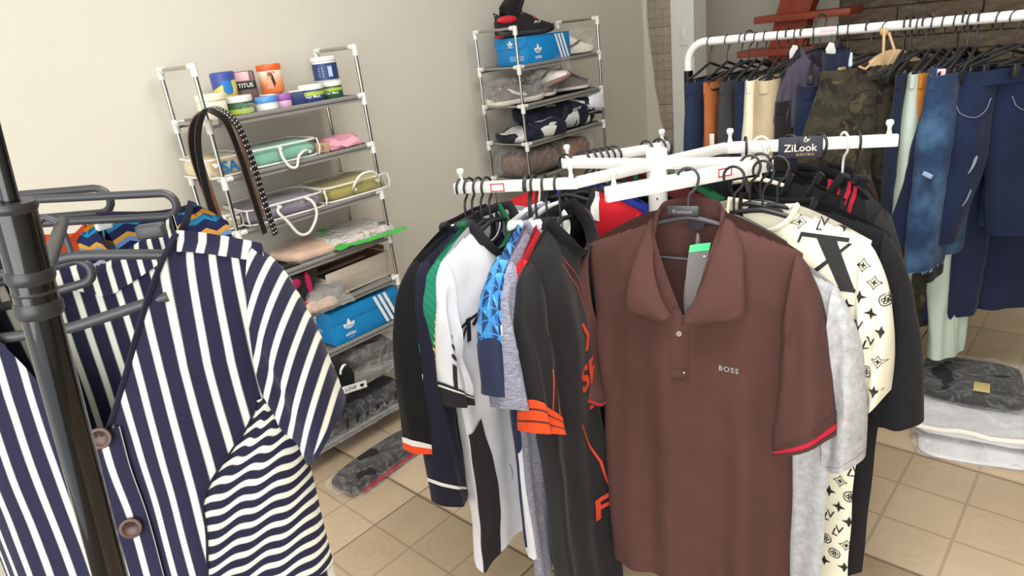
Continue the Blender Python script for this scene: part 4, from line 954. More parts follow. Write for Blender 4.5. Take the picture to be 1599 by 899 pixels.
P3 = trousers('dark grey trousers with a pale drawstring', 'grey_twill', 1.232, 4, L=.95, T=.026)
g = G(); g.tube([(-.15, -.034, -.02), (-.12, -.045, -.11), (-.07, -.048, -.14), (-.02, -.042, -.10), (.0, -.036, -.02)], .0028, 6); g.obj('drawstring', 'grey_print', P3.root)
P4 = trousers('navy jeans between the dark grey and the beige trousers', 'denim_navy', 1.172, 4, L=.98, T=.028)
P5 = trousers('beige chino trousers with pleated front', 'beige_twill', 1.085, 10, L=1.0, T=.05, w=.215, fa=.009); pocket(P5, -1, -.18, -.07, .10, .10, 'tan_twill')
P5b = trousers('cream trousers half hidden behind the beige chinos', 'cream_cotton', 1.135, 6, L=.98, T=.03)
bl = Shirt('blouse', 'dark plum-grey blouse draped wide on its hanger', 'shirt', 'plum_grey', (2.70, .930, 1.375), (-30, 0, 0), sh=.15, W=.17, Wh=.17, slope=.085, L=.28, seed=81, T=.03, Th=.05, fa=.012, nt=26, ns=36, slL=short_sl((.205, -.26), (.15, -.28), c=(.20, -.12), th=.035, m=14), slR=short_sl((.3, -.25), (.2, -.3), th=.04, m=14)); hang(bl, 'black_plastic', 'black hanger holding the plum-grey blouse')
P6 = trousers('black trousers with a red patch and grey tag', 'black_twill', 1.02, 6, L=.95, T=.03, z=1.19)
G().box((-.15, -.045, -.18), (.06, .01, .10), None, .004).obj('red_patch', 'red_tape', P6.root); G().box((-.10, -.046, -.10), (.012, .004, .06), None, .001).obj('grey_tag', 'grey_print', P6.root)
P7 = trousers('dark blue jeans with pocket seams near the rail middle', 'denim_dark', .955, 18, L=1.0, T=.045, z=1.24); pocket(P7, -1, -.17, -.05, .12, .12); pocket(P7, 1, .04, -.05, .12, .12)
P8 = trousers('plain navy trousers standing higher than their neighbours', 'deep_navy', .872, 20, L=1.0, T=.045, z=1.345)
G().box((-.15, -.04, -.03), (.03, .012, .05), Matrix.Rotation(.5, 3, 'Y'), .003).obj('lining_flap', 'pale_blue', P8.root)
P9 = trousers('tan trousers, a narrow strip beside the camouflage ones', 'tan_twill', .835, 12, L=.9, T=.02, z=1.30)
cm = Pants('camouflage_trousers', 'dark camouflage joggers with a beige drawstring hung facing the room', 'trousers', 'camo', (2.62, .715, 1.292), (-44, -3, 0), w=.185, T=.05, rise=.30, L=.98, lw=.135, hemw=.065, spread=.085, fa=.012, seed=88)
cw = G(); cw.tube([(-.005, -.05, .0), (-.02, -.075, .04), (-.012, -.06, .105), (.0, -.02, .118)], .0045, 8); cw.tube([(.012, -.05, .0), (.02, -.075, .04), (.004, -.06, .102)], .0045, 8); cw.tube([(-.03, -.05, .02), (-.07, -.06, -.005), (-.09, -.055, .006)], .004, 8); cw.ellipsoid((-.002, -.045, .105), (.014, .012, .014)); cw.obj('drawstring', 'tan_twill', cm.root)
g = G(); g.grid([[(-.02 + .20 * i / 10, -.01 + .02 * j / 3, -.01 + .055 * math.sin(math.pi * (.15 + .85 * i / 10)) * j / 3) for i in range(11)] for j in range(4)]); g.obj('lining', 'tan_twill', cm.root)
clip_hanger('black clip hanger holding the dark camouflage joggers', 2.7, .705, -42)
P10 = trousers('deep navy trousers just behind the pale mint ones', 'deep_navy', .615, 0, L=.95, T=.02)
P11 = trousers('pale mint trousers left of the mustard ones', 'mint_twill', .572, 0, L=.92, T=.028, hemw=.11, lw=.105)
P12 = trousers('mustard trousers folded narrow on the rail', 'mustard_cloth', .540, -3, L=.62, T=.024, x=2.705)
P13 = trousers('grey-blue jeans with a pink price sticker on the waistband', 'denim_mid', .508, -2, L=.66, T=.026, z=1.285)
G().box((-.188, -.016, -.02), (.006, .03, .034), None, .001).obj('price_sticker', 'pink_paper', P13.root)
P14 = trousers('black trousers between two pairs of blue jeans', 'black_twill', .470, -2, L=.70, T=.022)
P15 = trousers('washed light blue denim shorts with a frayed hem', 'denim_light', .468, -10, L=.635, T=.04, kind='denim_shorts', lw=.11, hemw=.115, x=2.635)
for z in (-.30,): G().box((-.21, -.02, z), (.006, .03, .014), Matrix.Rotation(.4, 3, 'X'), .001).obj('torn_patch', 'denim_fade', P15.root)
g = G(); rs = random.Random(3)
for i in range(46):
    a = rs.uniform(math.pi * .6, math.pi * 1.9); q = P15.lp(-1, .995, a); g.tube([q, q + Vector((rs.uniform(-.004, .004), rs.uniform(-.004, .004), -rs.uniform(.004, .012)))], .0008, 4)
o = g.obj('hem_fringe', 'denim_fade', P15.root); o['kind'] = 'stuff'
P16 = Pants('denim_shorts', 'dark blue denim shorts with two bleached scratches facing the room', 'shorts', 'denim_dark', (2.660, .375, 1.262), (-47, 0, 0), w=.20, T=.05, rise=.27, L=.555, lw=.125, hemw=.125, spread=.055, fa=.008, seed=91)
f = P16.front(-1, .003); pocket(P16, -1, -.15, -.085, .12, .10); pocket(P16, 1, .03, -.085, .12, .10)
g = G(); g.tube([f(-.155 + .001 * i, -.045 - .022 * i) for i in range(2)], .0012, 5); g.tube([f(-.165, -.06), f(-.16, -.12)], .0012, 5); g.obj('side_seam', 'denim_line', P16.root)
for x, z in ((-.085, -.275), (-.085, -.385)):
    decal('bleached_scratch', poly2d([(.012, .02), (.020, .012), (.010, -.012), (-.010, -.034), (-.016, -.036), (-.004, -.010), (.002, .010)]), lambda a, b, x=x, z=z: f(x + a, z + b), 'denim_fade', P16.root, .01)
clip_hanger('black clip hanger holding the dark denim shorts', 2.7, .345, -44)
P17 = trousers('ripped light denim shorts behind the dark ones', 'denim_light', .235, -40, L=.56, T=.03, kind='denim_shorts', x=2.97, hemw=.12, lw=.12)
P18 = Pants('trousers', 'pale mint wide trousers reaching almost to the floor packs', 'trousers', 'mint_twill', (2.80, .50, 1.25), (-20, -4, 0), w=.13, T=.035, L=1.06, lw=.075, hemw=.06, spread=-.045, seed=92); clip_hanger('black clip hanger holding the pale mint wide trousers', 2.7, .388, -20)
P19 = Pants('trousers', 'deep navy flared trousers hanging behind the mint ones', 'trousers', 'denim_navy', (2.88, .36, 1.25), (-40, 0, 0), w=.16, T=.04, L=.90, lw=.10, hemw=.12, spread=.02, seed=93); clip_hanger('black clip hanger holding the deep navy flared trousers', 2.71, .315, -40)
for y, lab in ((.655, 'empty black hanger right of the camouflage joggers'), (.635, 'second empty black hanger right of the camouflage joggers'), (.59, 'empty black hanger above the mint trousers'), (.485, 'empty black hanger above the grey-blue jeans'), (.445, 'empty black hanger above the washed denim shorts'), (.27, 'empty black hanger above the dark denim shorts'), (1.20, 'empty black hanger above the dark grey trousers'), (1.05, 'empty black hanger above the beige chinos'), (.985, 'empty black hanger above the dark blue jeans'), (.76, 'empty black hanger left of the camouflage joggers')):
    hanger('black_plastic', lab, (2.7, y, ZT - .091), (-12 + 18 * math.sin(y * 31), 0, 0))
for y, z in ((1.0, 1.345), (.895, 1.352)):
    pass
# pale size tags on two of the hooks
for y, lab in ((1.015, 'white size tag looped on a hanger left of the plum blouse'), (.885, 'white size tag under the pink price sticker')):
    t = thing('size_tag', lab, 'tag', (2.675, y, 1.352)); g = G(); g.prism([(-.014, -.05), (.012, -.055), (.02, -.01), (.012, .018), (-.004, .022), (-.016, .0)], -.001, .001); o = g.obj('tag_card', 'white_plastic', t, False); o.rotation_euler = (0, 0, math.radians(-50)); g = G(); g.tube([(0, 0, .02), (.008, 0, .045), (.02, 0, .06)], .0008, 5); g.obj('tag_loop', 'ink', t)

# ---------------------------------------------------------------- the striped dress and its neighbours at the left
dr = Shirt('striped_dress', 'navy and white striped dress with brown wooden buttons in the left foreground', 'dress', 'stripe_v', (.186, .865, 1.380), (-41.3, -4.7, 0), sleeve_mat='stripe_d', sh=.207, slope=.028, n=.117, fd=.215, vq=1.12, bd=.055, ny=.05, arm=.19, W=.195, Wh=.215, L=.95, T=.05, Th=.07, fa=.008, nf=2.0, seed=101, nt=60, ns=72,
           slL=short_sl((.255, -.24), (.2, -.29), c=(.25, -.08), th=.055), slR=dict(out=(.262, -.238), inn=(.205, -.300), c=(.246, -.075), ci=(.195, -.26), th=.06, th0=.05, fa=.010, y=-.01))
DR = dr.root
def side_edge(t):
    z = -t; return (.168 - .075 * sm((t - .20) / .12) - .02 * sm((t - .32) / .14)) if t > .19 else .168
g = G(); P = []; UV = []; fsurf = dr.front(.0035)
for j in range(40):
    z = -.205 - j * .0066; a = side_edge(-z); b_ = .203; row = [fsurf(a + (b_ - a) * i / 32, z) for i in range(33)]
    P.append(row); UV.append([(a + (b_ - a) * i / 32, z + .0022 * math.sin(i * .62 + j * .25)) for i in range(33)])
o = g.grid(P, False, UV).obj('side_panel', 'stripe_h', DR); o['label'] = 'side panel with level stripes'
seam('panel_seam', [fsurf(side_edge(.205 + j * .0132) - .001, -.205 - j * .0132) + Vector((0, -.001, 0)) for j in range(20)], .0014, 'navy_knit', DR)
# neck band, front edge and placket
g = G(); P = []; UV = []; acc = 0; prev = None
rim = [dr.pt((dr.n / dr.sh) * (1 - 2 * i / 60), 0, False) for i in range(61)]
for i, q in enumerate(rim):
    if prev is not None: acc += (q - prev).length
    prev = q; nx = (q - Vector((0, 0, q.z))).normalized() if q.length > 1e-6 else Vector((0, 1, 0))
    row = [q + Vector((0, .006, -.02)), q + Vector((0, .003, .018)), q + Vector((0, .0, .02)), q + Vector((0, -.004, .012)), q + Vector((0, -.004, -.018))]
    P.append(row); UV.append([(acc, 0)] * 5)
g.grid(P, False, UV).obj('neck_band', 'stripe_c', DR)
g = G(); P = []; UV = []
for sd in (1,):
    for i in range(31):
        u = (dr.n / dr.sh) * (1 - i / 30); q = dr.pt(u, 0, True); P.append([q + Vector((.0, -.002, .002)), q + Vector((.001, -.004, .0)), q + Vector((.003, -.003, -.002)), q + Vector((.004, -.001, -.003))]); UV.append([(.003, q.z)] * 4)
g.grid(P, False, UV).obj('front_edge', 'navy_knit', DR)
g = G(); P = []; UV = []
for sd, u0, u1 in ((1, .117, .210),):
    for i in range(13):
        x = u0 + (u1 - u0) * i / 12; u = min(1, x / dr.sh); row = [dr.pt(u, t_, fr_) + Vector((0, (-.0025 if fr_ else .0025), .0022)) for t_, fr_ in ((.045, False), (.02, False), (.0, True), (.012, True), (.024, True))]
        P.append(row); UV.append([(x * .9 + .02 * k_ * .12, 0) for k_ in range(5)])
g.grid(P, False, UV).obj('shoulder_yoke', 'stripe_c', DR)
g = G(); P = []; UV = []
for j in range(50):
    z = -.200 - j * .0115; P.append([fsurf(-.024 + .05 * i / 6, z) + Vector((0, -.0035 if 0 < i < 6 else -.0005, 0)) for i in range(7)]); UV.append([(-.024 + .05 * i / 6 + .006, z) for i in range(7)])
g.grid(P, False, UV).obj('placket', 'stripe_v', DR)
for z in (-.205, -.325, -.445):
    p = fsurf(.006, z) + Vector((0, -.009, 0)); button(DR, p, .0125, 'wood_button', (.15, -1, .15), 2)
dr.band(1, .965, 1.0, 'stripe_c', 'cuff', 1.02)
hs = thing('clothes_hanger', 'dark grey hanger showing through the neck of the striped dress', 'hanger', (.186, .865, 1.3805), turn(-41.3))
g = G(); g.tube([(0, 0, -.012), (0, 0, .012), (-.004, 0, .030), (-.014, 0, .036), (-.024, 0, .028), (-.026, 0, .020)], .0035, 8); g.obj('hook', 'charcoal_plastic', hs)
g = G(); g.tube([(-.175 + .35 * i / 20, .012 * (i / 10 - 1) ** 2, -.012 - .03 * abs(i / 10 - 1) ** 1.3) for i in range(21)], .0062, 10); g.obj('shoulder_bar', 'charcoal_plastic', hs)
g = G(); g.box((.095, -.008, .006), (.03, .014, .016), None, .003); g.obj('size_slider', 'charcoal_plastic', hs)
g = G(); g.tube([(-.13, -.038, -.084), (0, -.046, -.080), (.105, -.040, -.062)], .0062, 10); g.obj('lower_bar', 'charcoal_plastic', hs)
# two open-ended hangers that point past the dress
def loop_hanger(label, end, yaw, ln, gap, tilt=0):
    t = thing('trouser_hanger', label, 'hanger', end, turn(yaw, 0, tilt)); g = G(); pts = [(-ln, 0, gap / 2)]
    for i in range(9): a = math.pi / 2 - math.pi * i / 8; pts.append((-gap / 2 + gap / 2 * math.cos(a), 0, gap / 2 * math.sin(a)))
    pts += [(-ln * .45, 0, -gap / 2), (-ln, 0, -gap / 2 - .004)]
    g.tube(pts, .0052, 10); g.obj('loop_bar', 'charcoal_plastic', t); return t
loop_hanger('dark grey open-ended hanger pointing right above the ethnic print top', (.318, .885, 1.392), -46, .30, .030, 4)
loop_hanger('dark grey open-ended hanger behind the first one', (.285, 1.02, 1.396), -46, .30, .034, 2)
loop_hanger('dark grey hanger bar crossing the orange garment', (.20, .87, 1.348), -38, .26, .028, -8)
t = thing('size_tag', 'small white clip tag on a dark hanger bar at the left', 'tag', (.252, .965, 1.375)); G().box((0, 0, 0), (.018, .012, .011), None, .002).obj('tag_card', 'white_plastic', t)
t = thing('price_sticker', 'white sticker with a pink edge beside the black upright', 'tag', (.135, 1.02, 1.418)); G().box((0, 0, 0), (.022, .0015, .014), Matrix.Rotation(-.75, 3, 'Z'), .0004).obj('sticker_card', 'white_plastic', t); G().box((0, -.0005, .008), (.022, .0016, .0025), Matrix.Rotation(-.75, 3, 'Z'), .0004).obj('sticker_edge', 'pink_paper', t)
ob = Shirt('orange_top', 'plain orange top behind the black upright', 'shirt', 'orange_cloth', (.225, 1.12, 1.362), (-45, 0, 0), sh=.075, slope=.02, n=.05, L=.5, W=.075, Wh=.08, fd=.02, seed=103, T=.025, Th=.03, nt=24, ns=30)
et = Shirt('print_top', 'navy, teal and mustard zigzag-print top behind the striped dress', 'shirt', 'multi_print', (.300, .945, 1.385), (-44, 2, 0), sh=.10, slope=.03, n=.06, fd=.05, L=.55, W=.10, Wh=.11, seed=104, T=.03, Th=.035, nt=30, ns=40)
et.rib('navy_knit', .006)
# ---------------------------------------------------------------- goods on the shoe racks
def lump(size, seed=1, amp=.012, nx=28, ny=22, nz=10, e=.35, freq=9.0, droop=0.0):
    """a soft slab resting on z = 0"""
    sx, sy, sz = size; P = []; UV = []
    for i in range(nz + 1):
        th = math.pi * i / nz; row = []; uv = []
        for k_ in range(nx):
            a = 2 * math.pi * k_ / nx
            x = sx / 2 * sg_pow(math.sin(th), e) * sg_pow(math.cos(a), e); y = sy / 2 * sg_pow(math.sin(th), e) * sg_pow(math.sin(a), e); z = sz / 2 * sg_pow(math.cos(th), .7) + sz / 2
            nv = noise.noise_vector(Vector((x * freq, y * freq, z * freq * 1.5 + seed * 5.7)))
            w_ = min(1, z / (sz * .4)); p = Vector((x + nv.x * amp, y + nv.y * amp, max(.0, z + nv.z * amp * 1.2 * w_ - droop * (abs(x) / (sx / 2)) ** 2 * w_)))
            row.append(p); uv.append((p.x, p.y + p.z))
        P.append(row); UV.append(uv)
    g = G(); g.grid(P, True, UV); return g
def crumple(size, seed, amp=.02, n=34, m=26):
    g = lump(size, seed, amp, n * 2, 22, m, .42, 14.0); g.v = [(x + .007 * noise.noise(Vector((x * 26, y * 26, z * 40 + seed))), y + .007 * noise.noise(Vector((x * 25, z * 40, y * 25 - seed))), max(0.0, z + .007 * noise.noise(Vector((z * 30, y * 26, x * 26 + 9 * seed))))) for x, y, z in g.v]; return g
M['film'] = plastic_film('clear_film', (240, 240, 238), .03, .08, 15); M['film_dense'] = plastic_film('cloudy_film', (232, 228, 222), .12, .12, 13)
def pack(name, label, cat, pos, yaw, size, mat, film='film', seed=1, flap=True, amp=.010, tilt=(0, 0), **k):
    t = thing(name, label, cat, pos, (math.radians(tilt[0]), math.radians(tilt[1]), math.radians(yaw))); lump((size[0] * .93, size[1] * .93, size[2] * .9), seed, amp, **k).obj('folded_cloth', mat, t, True)
    if film:
        crumple((size[0] * 1.03, size[1] * 1.03, size[2] * 1.02), seed + 9, .012).obj('plastic_wrap', film, t, 25)
        if flap:
            g = G(); P = [[(size[0] / 2 * (-.95 + 1.9 * i / 16), -size[1] / 2 * .9 - flap * .055 * j / 4, size[2] * .4 * (1 - j / 4) ** 1.5 + .008 * (1 + noise.noise(Vector((i * .7, j * .9, seed)))) + .002) for i in range(17)] for j in range(5)]
            g.grid(P); g.obj('wrap_flap', film, t, 25)
    return t
def jar(name, label, pos, r, h, body, lid, lid_h=.02, label_mat=None, lab=(.2, .75), text=None, tmat='white_print', yaw=-125, seg=30, tsize=.016, squash=1.0, taper=1.0):
    t = thing(name, label, 'jar', pos, (0, 0, math.radians(yaw)))
    b = h - lid_h
    G().lathe([(0, 0), (r * .9 * taper, 0), (r * .96 * taper, .004), (r * .97, b * .5), (r * .97, b - .004), (r * .9, b)], seg=seg, sy=squash).obj('body', body, t)
    G().lathe([(r * .9, b - .001), (r * 1.0, b), (r * 1.02, b + .003), (r * 1.02, h - .004), (r * .97, h), (0, h)], seg=seg, sy=squash).obj('lid', lid, t)
    if label_mat:
        g = G(); g.grid([[(r * .985 * math.cos(a), r * .985 * squash * math.sin(a), z) for a in [-1.5 + 3.0 * i / 20 for i in range(21)]] for z in (b * lab[0], b * lab[1])]); g.obj('paper_label', label_mat, t)
    if text: decal('lettering', text2d(text, tsize, .008), lambda a, c: Vector((r * 1.0 * math.cos(a / r), r * 1.0 * squash * math.sin(a / r), b * (lab[0] + lab[1]) / 2 + c)), tmat, t, .01)
    return t
M['jar_yellow'] = plain('yellow_jelly', (232, 216, 110), .25, 0, 0, 0, 0, .3); M['lid_blue'] = plain('blue_lid', (64, 84, 160), .4); M['label_blue'] = plain('blue_label', (40, 120, 190), .4); M['jar_orange'] = plain('orange_lid', (232, 100, 36), .4)
k = NT('orange_fade_label'); k.col(k.ramp(k.math('DIVIDE', k.sep(k.obj())[2], .1), [(.0, (236, 120, 60)), (.35, (240, 150, 100)), (.75, (246, 222, 204))])); k.p.inputs['Roughness'].default_value = .4; M['orange_fade'] = k.m
M['jar_white'] = plain('white_jar', (232, 230, 222), .35); M['label_green'] = plain('green_label', (40, 92, 58), .4); M['label_navy'] = plain('navy_label', (48, 66, 116), .4); M['lid_sky'] = plain('sky_blue_lid', (86, 146, 214), .4); M['lid_purple'] = plain('purple_lid', (160, 96, 176), .4); M['jar_pink'] = plain('pink_jar', (224, 176, 206), .4); M['jar_sky'] = plain('pale_blue_jar', (176, 200, 232), .4); M['label_lime'] = plain('lime_label', (170, 196, 70), .4)
Z1 = 1.381
jar('jar', 'cream tub with a cream lid at the left end of the top shelf', (1.018, 2.275, Z1), .047, .082, 'cream_plastic', 'cream_plastic', .022)
jar('jar', 'green-labelled tub with a white lid beside the cream tub', (1.115, 2.285, Z1), .045, .062, 'label_green', 'jar_white', .02, 'label_lime', (.1, .5))
jar('jar', 'small pale blue jar with a sky blue lid', (1.192, 2.24, Z1), .037, .048, 'jar_sky', 'lid_sky', .018, 'jar_white', (.2, .8))
jar('jar', 'small pink jar with a purple lid', (1.262, 2.262, Z1), .033, .046, 'jar_pink', 'lid_purple', .02)
jar('jar', 'white-lidded blue jar hidden behind the small pots', (1.285, 2.375, Z1), .042, .048, 'label_navy', 'jar_white', .018)
jar('jar', 'orange and white hair cream jar with an orange lid standing on another jar', (1.295, 2.365, Z1 + .0485), .042, .10, 'orange_fade', 'jar_orange', .02)
o = bpy.data.objects['jar.005']
fig = join2d(ell2d(0, .012, .008, .011), poly2d([(.004, .024), (.012, .018), (.016, -.008), (.010, -.02), (.008, .0)]), ); r_ = .0425
decal('hair_picture', poly2d([(-.006, .024), (.004, .028), (.014, .020), (.019, -.012), (.012, -.026), (.008, -.002), (.004, .012), (-.004, .018)]), lambda a, c: Vector((r_ * math.cos(a / r_), r_ * math.sin(a / r_), .046 + c)), 'wood_button', o)
M['skin_print'] = plain('skin_tone_print', (226, 160, 128), .5); decal('face_picture', join2d(ell2d(.0, .012, .008, .011), poly2d([(-.014, -.028), (-.004, -.006), (.006, -.004), (.012, -.028)])), lambda a, c: Vector((r_ * 1.003 * math.cos(a / r_), r_ * 1.003 * math.sin(a / r_), .046 + c)), 'skin_print', o)
decal('lettering', text2d('HAIR', .012, .006), lambda a, c: Vector((r_ * 1.004 * math.cos((a + .012) / r_), r_ * 1.004 * math.sin((a + .012) / r_), .072 + c)), 'orange_print', o)
jar('jar', 'white plastic tub at the back left of the top shelf', (1.125, 2.395, Z1), .040, .052, 'jar_white', 'jar_white', .018)
# the big petroleum jelly jar: yellow body, wavy blue lid
v = thing('jar', 'large yellow jelly jar with a wavy blue lid stacked at the back', 'jar', (1.128, 2.385, Z1 + .0525), (0, 0, math.radians(-118))); r = .050
G().lathe([(0, 0), (r * .86, 0), (r * .96, .008), (r, .03), (r, .072), (r * .96, .08), (0, .08)], seg=34, sy=.8).obj('body', 'jar_yellow', v)
g = G(); P = []
for q in (0, .2, .6, .9, 1.0):
    P.append([(r * (1.03 if q < .95 else .9) * math.cos(a), r * .8 * (1.03 if q < .95 else .9) * math.sin(a), (.046 + .016 * math.sin(a * 1.0 + .3)) * (1 - q) + .090 * q) for a in [2 * math.pi * i / 40 for i in range(40)]])
g.grid(P, True); g.add(P[-1], [tuple(range(40))]); g.obj('lid', 'lid_blue', v)
decal('front_label', poly2d([(-.004, .024), (.018, .026), (.034, .022), (.036, -.006), (.028, -.02), (.008, -.02), (-.004, -.008)]), lambda a, c: Vector((r * 1.035 * math.cos(a / r), r * .83 * math.sin(a / r), .036 + c)), 'label_blue', v, .008)
# brown sachet with white lettering
M['sachet'] = plain('brown_sachet', (96, 70, 66), .4, 0, .25)
t = thing('sachet', 'brown sachet with white lettering leaning behind the jars', 'sachet', (1.205, 2.385, Z1), (math.radians(-6), 0, math.radians(-30)))
G().box((0, 0, .068), (.072, .022, .136), None, .006).obj('pouch', 'sachet', t); G().box((0, -.012, .086), (.070, .002, .026), None, .0005).obj('title_band', 'ink', t); decal('lettering', text2d('TITUS', .02, .012), plane_surf((0, -.0136, .086), (1, 0, 0), (0, 0, 1)), 'white_print', t); G().box((-.008, -.0115, .118), (.05, .001, .03), None, .0004).obj('pale_corner', 'pink_paper', t)
t = thing('navy_carton', 'small navy carton beside the hair mask tub', 'box', (1.345, 2.30, Z1), (0, 0, math.radians(-24))); G().box((0, 0, .022), (.05, .05, .044), None, .002).obj('carton_body', 'label_navy', t); G().box((0, 0, .046), (.052, .052, .004), None, .001).obj('carton_lid', 'jar_white', t)
jar('jar', 'hair mask tub with a white lid and navy label in front of the tall stack', (1.400, 2.285, Z1), .046, .062, 'label_navy', 'jar_white', .018, 'label_lime', (.55, .85), None, 'white_print', -118); decal('lettering', text2d('Hair Mask', .014, .006), lambda a, c: Vector((.0465 * math.cos(a / .0465), .0465 * math.sin(a / .0465), .020 + c)), 'white_print', bpy.data.objects['jar.008'], .01)
jar('jar', 'hair mask tub with a green label under the blue tub', (1.498, 2.31, Z1), .046, .062, 'label_green', 'jar_white', .018, 'label_lime', (.6, .85), None, 'white_print', -118); decal('lettering', text2d('Hair Mask', .013, .006), lambda a, c: Vector((.0465 * math.cos(a / .0465), .0465 * math.sin(a / .0465), .020 + c)), 'white_print', bpy.data.objects['jar.009'], .01)
jar('jar', 'tall blue cream tub with a white lid on top of the stack', (1.492, 2.31, Z1 + .0625), .047, .088, 'jar_white', 'jar_white', .016, 'label_navy', (.08, .9), None, 'white_print', -118)
decal('label_text', join2d(*[rect2d(-.03, z, -.012, z + .003) for z in (.015, .024, .033, .042)], rect2d(.006, .012, .022, .05)), lambda a, c: Vector((.0468 * math.cos(a / .0468), .0468 * math.sin(a / .0468), .004 + c)), 'jar_sky', bpy.data.objects['jar.010'])
t = thing('plastic_cup', 'small clear plastic dome in front of the green tub', 'cup', (1.115, 2.215, Z1)); G().lathe([(.032, 0), (.030, .02), (.02, .034), (0, .038)], seg=22).obj('cup_shell', 'film', t)

# bedding bags
M['piping'] = plain('white_piping', (232, 230, 224), .4); M['cord'] = plain('white_cord', (226, 222, 212), .6, 0, 0, .4, 500)
def zip_bag(label, pos, yaw, size, mat, handle, seed=1, film='film'):
    t = thing('bedding_bag', label, 'bag', pos, (0, 0, math.radians(yaw))); sx, sy, sz = size
    lump((sx * .95, sy * .95, sz * .93), seed, .010, freq=14).obj('folded_cloth', mat, t)
    g = lump((sx, sy, sz), seed + 1, .004, e=.25); g.obj('clear_cover', film, t, 40)
    for z in (sz * .9, sz * .12):
        pts = [];
        for q in range(40): a = 2 * math.pi * q / 40; pts.append((sx / 2 * sg_pow(math.cos(a), .28), sy / 2 * sg_pow(math.sin(a), .28), z))
        g = G(); g.tube(pts, .0035, 6, closed=True); g.obj('piping', 'piping', t)
    for sx_ in (-1, 1): g = G(); g.tube([(sx_ * sx / 2 * .97, -sy / 2 * .95, sz * .1), (sx_ * sx / 2, -sy / 2 * 1.0, sz * .5), (sx_ * sx / 2 * .97, -sy / 2 * .95, sz * .92)], .003, 6); g.obj('piping', 'piping', t)
    g = G(); g.tube(spline([(x, -sy / 2 - dy, z) for x, dy, z in handle], 30), .0052, 8); g.obj('cord_handle', 'cord', t)
    for e_ in (handle[0], handle[-1]): g = G(); g.tube([(e_[0], -sy / 2 + .004, e_[2]), (e_[0], -sy / 2 - .012, e_[2])], .006, 8); g.obj('grommet', 'piping', t)
    return t
k = NT('cream_bag_cloth'); M['cream_bag'] = fabric('cream_quilt', (226, 208, 168)); M['seafoam'] = fabric('seafoam_quilt', (120, 176, 154), None, .6); M['lilac_grey'] = fabric('lilac_grey_quilt', (128, 122, 140), None, .5); M['olive_gold'] = fabric('olive_gold_quilt', (166, 156, 80), None, .5); M['pink_cloth'] = fabric('pink_cloth', (228, 160, 176)); M['peach_cloth'] = fabric('peach_cloth', (222, 184, 160)); M['magenta_cloth'] = fabric('magenta_cloth', (176, 28, 84))
Z2 = 1.199
t = zip_bag('seafoam green bedding bag with white piping and a rope handle on the second shelf', (1.20, 2.30, Z2), -3, (.265, .21, .072), 'seafoam', [(-.02, .004, .058), (-.025, .02, .03), (-.012, .03, -.006), (.012, .034, -.012), (.03, .03, .02), (.062, .02, .034), (.085, .004, .026)], 3)
t = zip_bag('cream bedding pack with blue lettering at the left of the second shelf', (.985, 2.30, Z2), 0, (.15, .22, .074), 'cream_bag', [(-.05, .003, .05), (-.05, .012, .045), (-.04, .003, .05)], 5)
decal('lettering', text2d('SA', .05, .03), plane_surf((.0, -.1125, .036), (1, 0, 0), (0, 0, 1)), 'label_blue', t)
t = thing('swatch_card', 'small tan card with black letters on the second shelf', 'card', (1.365, 2.24, Z2), (0, 0, math.radians(-8))); G().box((0, 0, .020), (.052, .02, .036), Matrix.Rotation(.12, 3, 'Y'), .002).obj('card_face', 'tan_twill', t); decal('lettering', text2d('2', .02, .012), plane_surf((0, -.0108, .02), (1, 0, 0), (0, 0, 1)), 'ink', t)
t = thing('brown_pouch', 'small brown pouch beside the tan card', 'pouch', (1.36, 2.33, Z2)); lump((.08, .08, .045), 14, .008).obj('pouch_body', 'sachet', t)
t = thing('pink_garment', 'bunched pink lace garment at the right of the second shelf', 'clothes', (1.465, 2.27, Z2), (0, 0, -.1)); lump((.13, .13, .04), 15, .022, freq=26).obj('bunched_cloth', 'pink_cloth', t)
Z3 = 1.017
zip_bag('lilac-grey bedding bag with a long drooping rope handle on the third shelf', (1.155, 2.29, Z3), -4, (.30, .23, .066), 'lilac_grey', [(-.035, .003, .05), (-.05, .02, .035), (-.03, .03, .0), (.0, .036, -.055), (.04, .036, -.058), (.082, .03, -.01), (.085, .02, .035), (.07, .003, .055)], 7)
zip_bag('olive gold satin bedding bag with a raised rope handle on the third shelf', (1.455, 2.29, Z3), -4, (.285, .23, .068), 'olive_gold', [(-.02, .003, .035), (-.03, .02, .05), (.0, .03, .085), (.05, .03, .088), (.085, .02, .06), (.085, .003, .045)], 9)
t = zip_bag('small cream pack behind the belts on the third shelf', (.975, 2.33, Z3), 0, (.06, .18, .06), 'cream_bag', [(-.01, .003, .04), (-.0, .008, .04), (.01, .003, .04)], 11)
Z4 = .835
pack('clothes_pack', 'peach clothes in a clear bag on the fourth shelf', 'bag', (1.23, 2.29, Z4), 4, (.22, .22, .05), 'peach_cloth', 'film', 21, .6)
t = thing('mailer_bag', 'white plastic bag with a bright green border on the fourth shelf', 'bag', (1.445, 2.28, Z4 + .004), (0, math.radians(2), math.radians(-3)))
M['green_border'] = plain('green_border', (72, 176, 70), .35); M['milk_film'] = plastic_film('milky_film', (238, 236, 232), .62, .15, 14)
lump((.25, .19, .03), 23, .008).obj('contents', 'peach_cloth', t); crumple((.30, .25, .045), 24, .008).obj('bag_film', 'milk_film', t, 25)
g = G(); g.grid([[(-.155 + .33 * i / 16, -.118 - .022 * j / 3, .022 - .004 * j + .006 * noise.noise(Vector((i * .5, j, 3)))) for i in range(17)] for j in range(4)]); g.obj('green_edge', 'green_border', t)
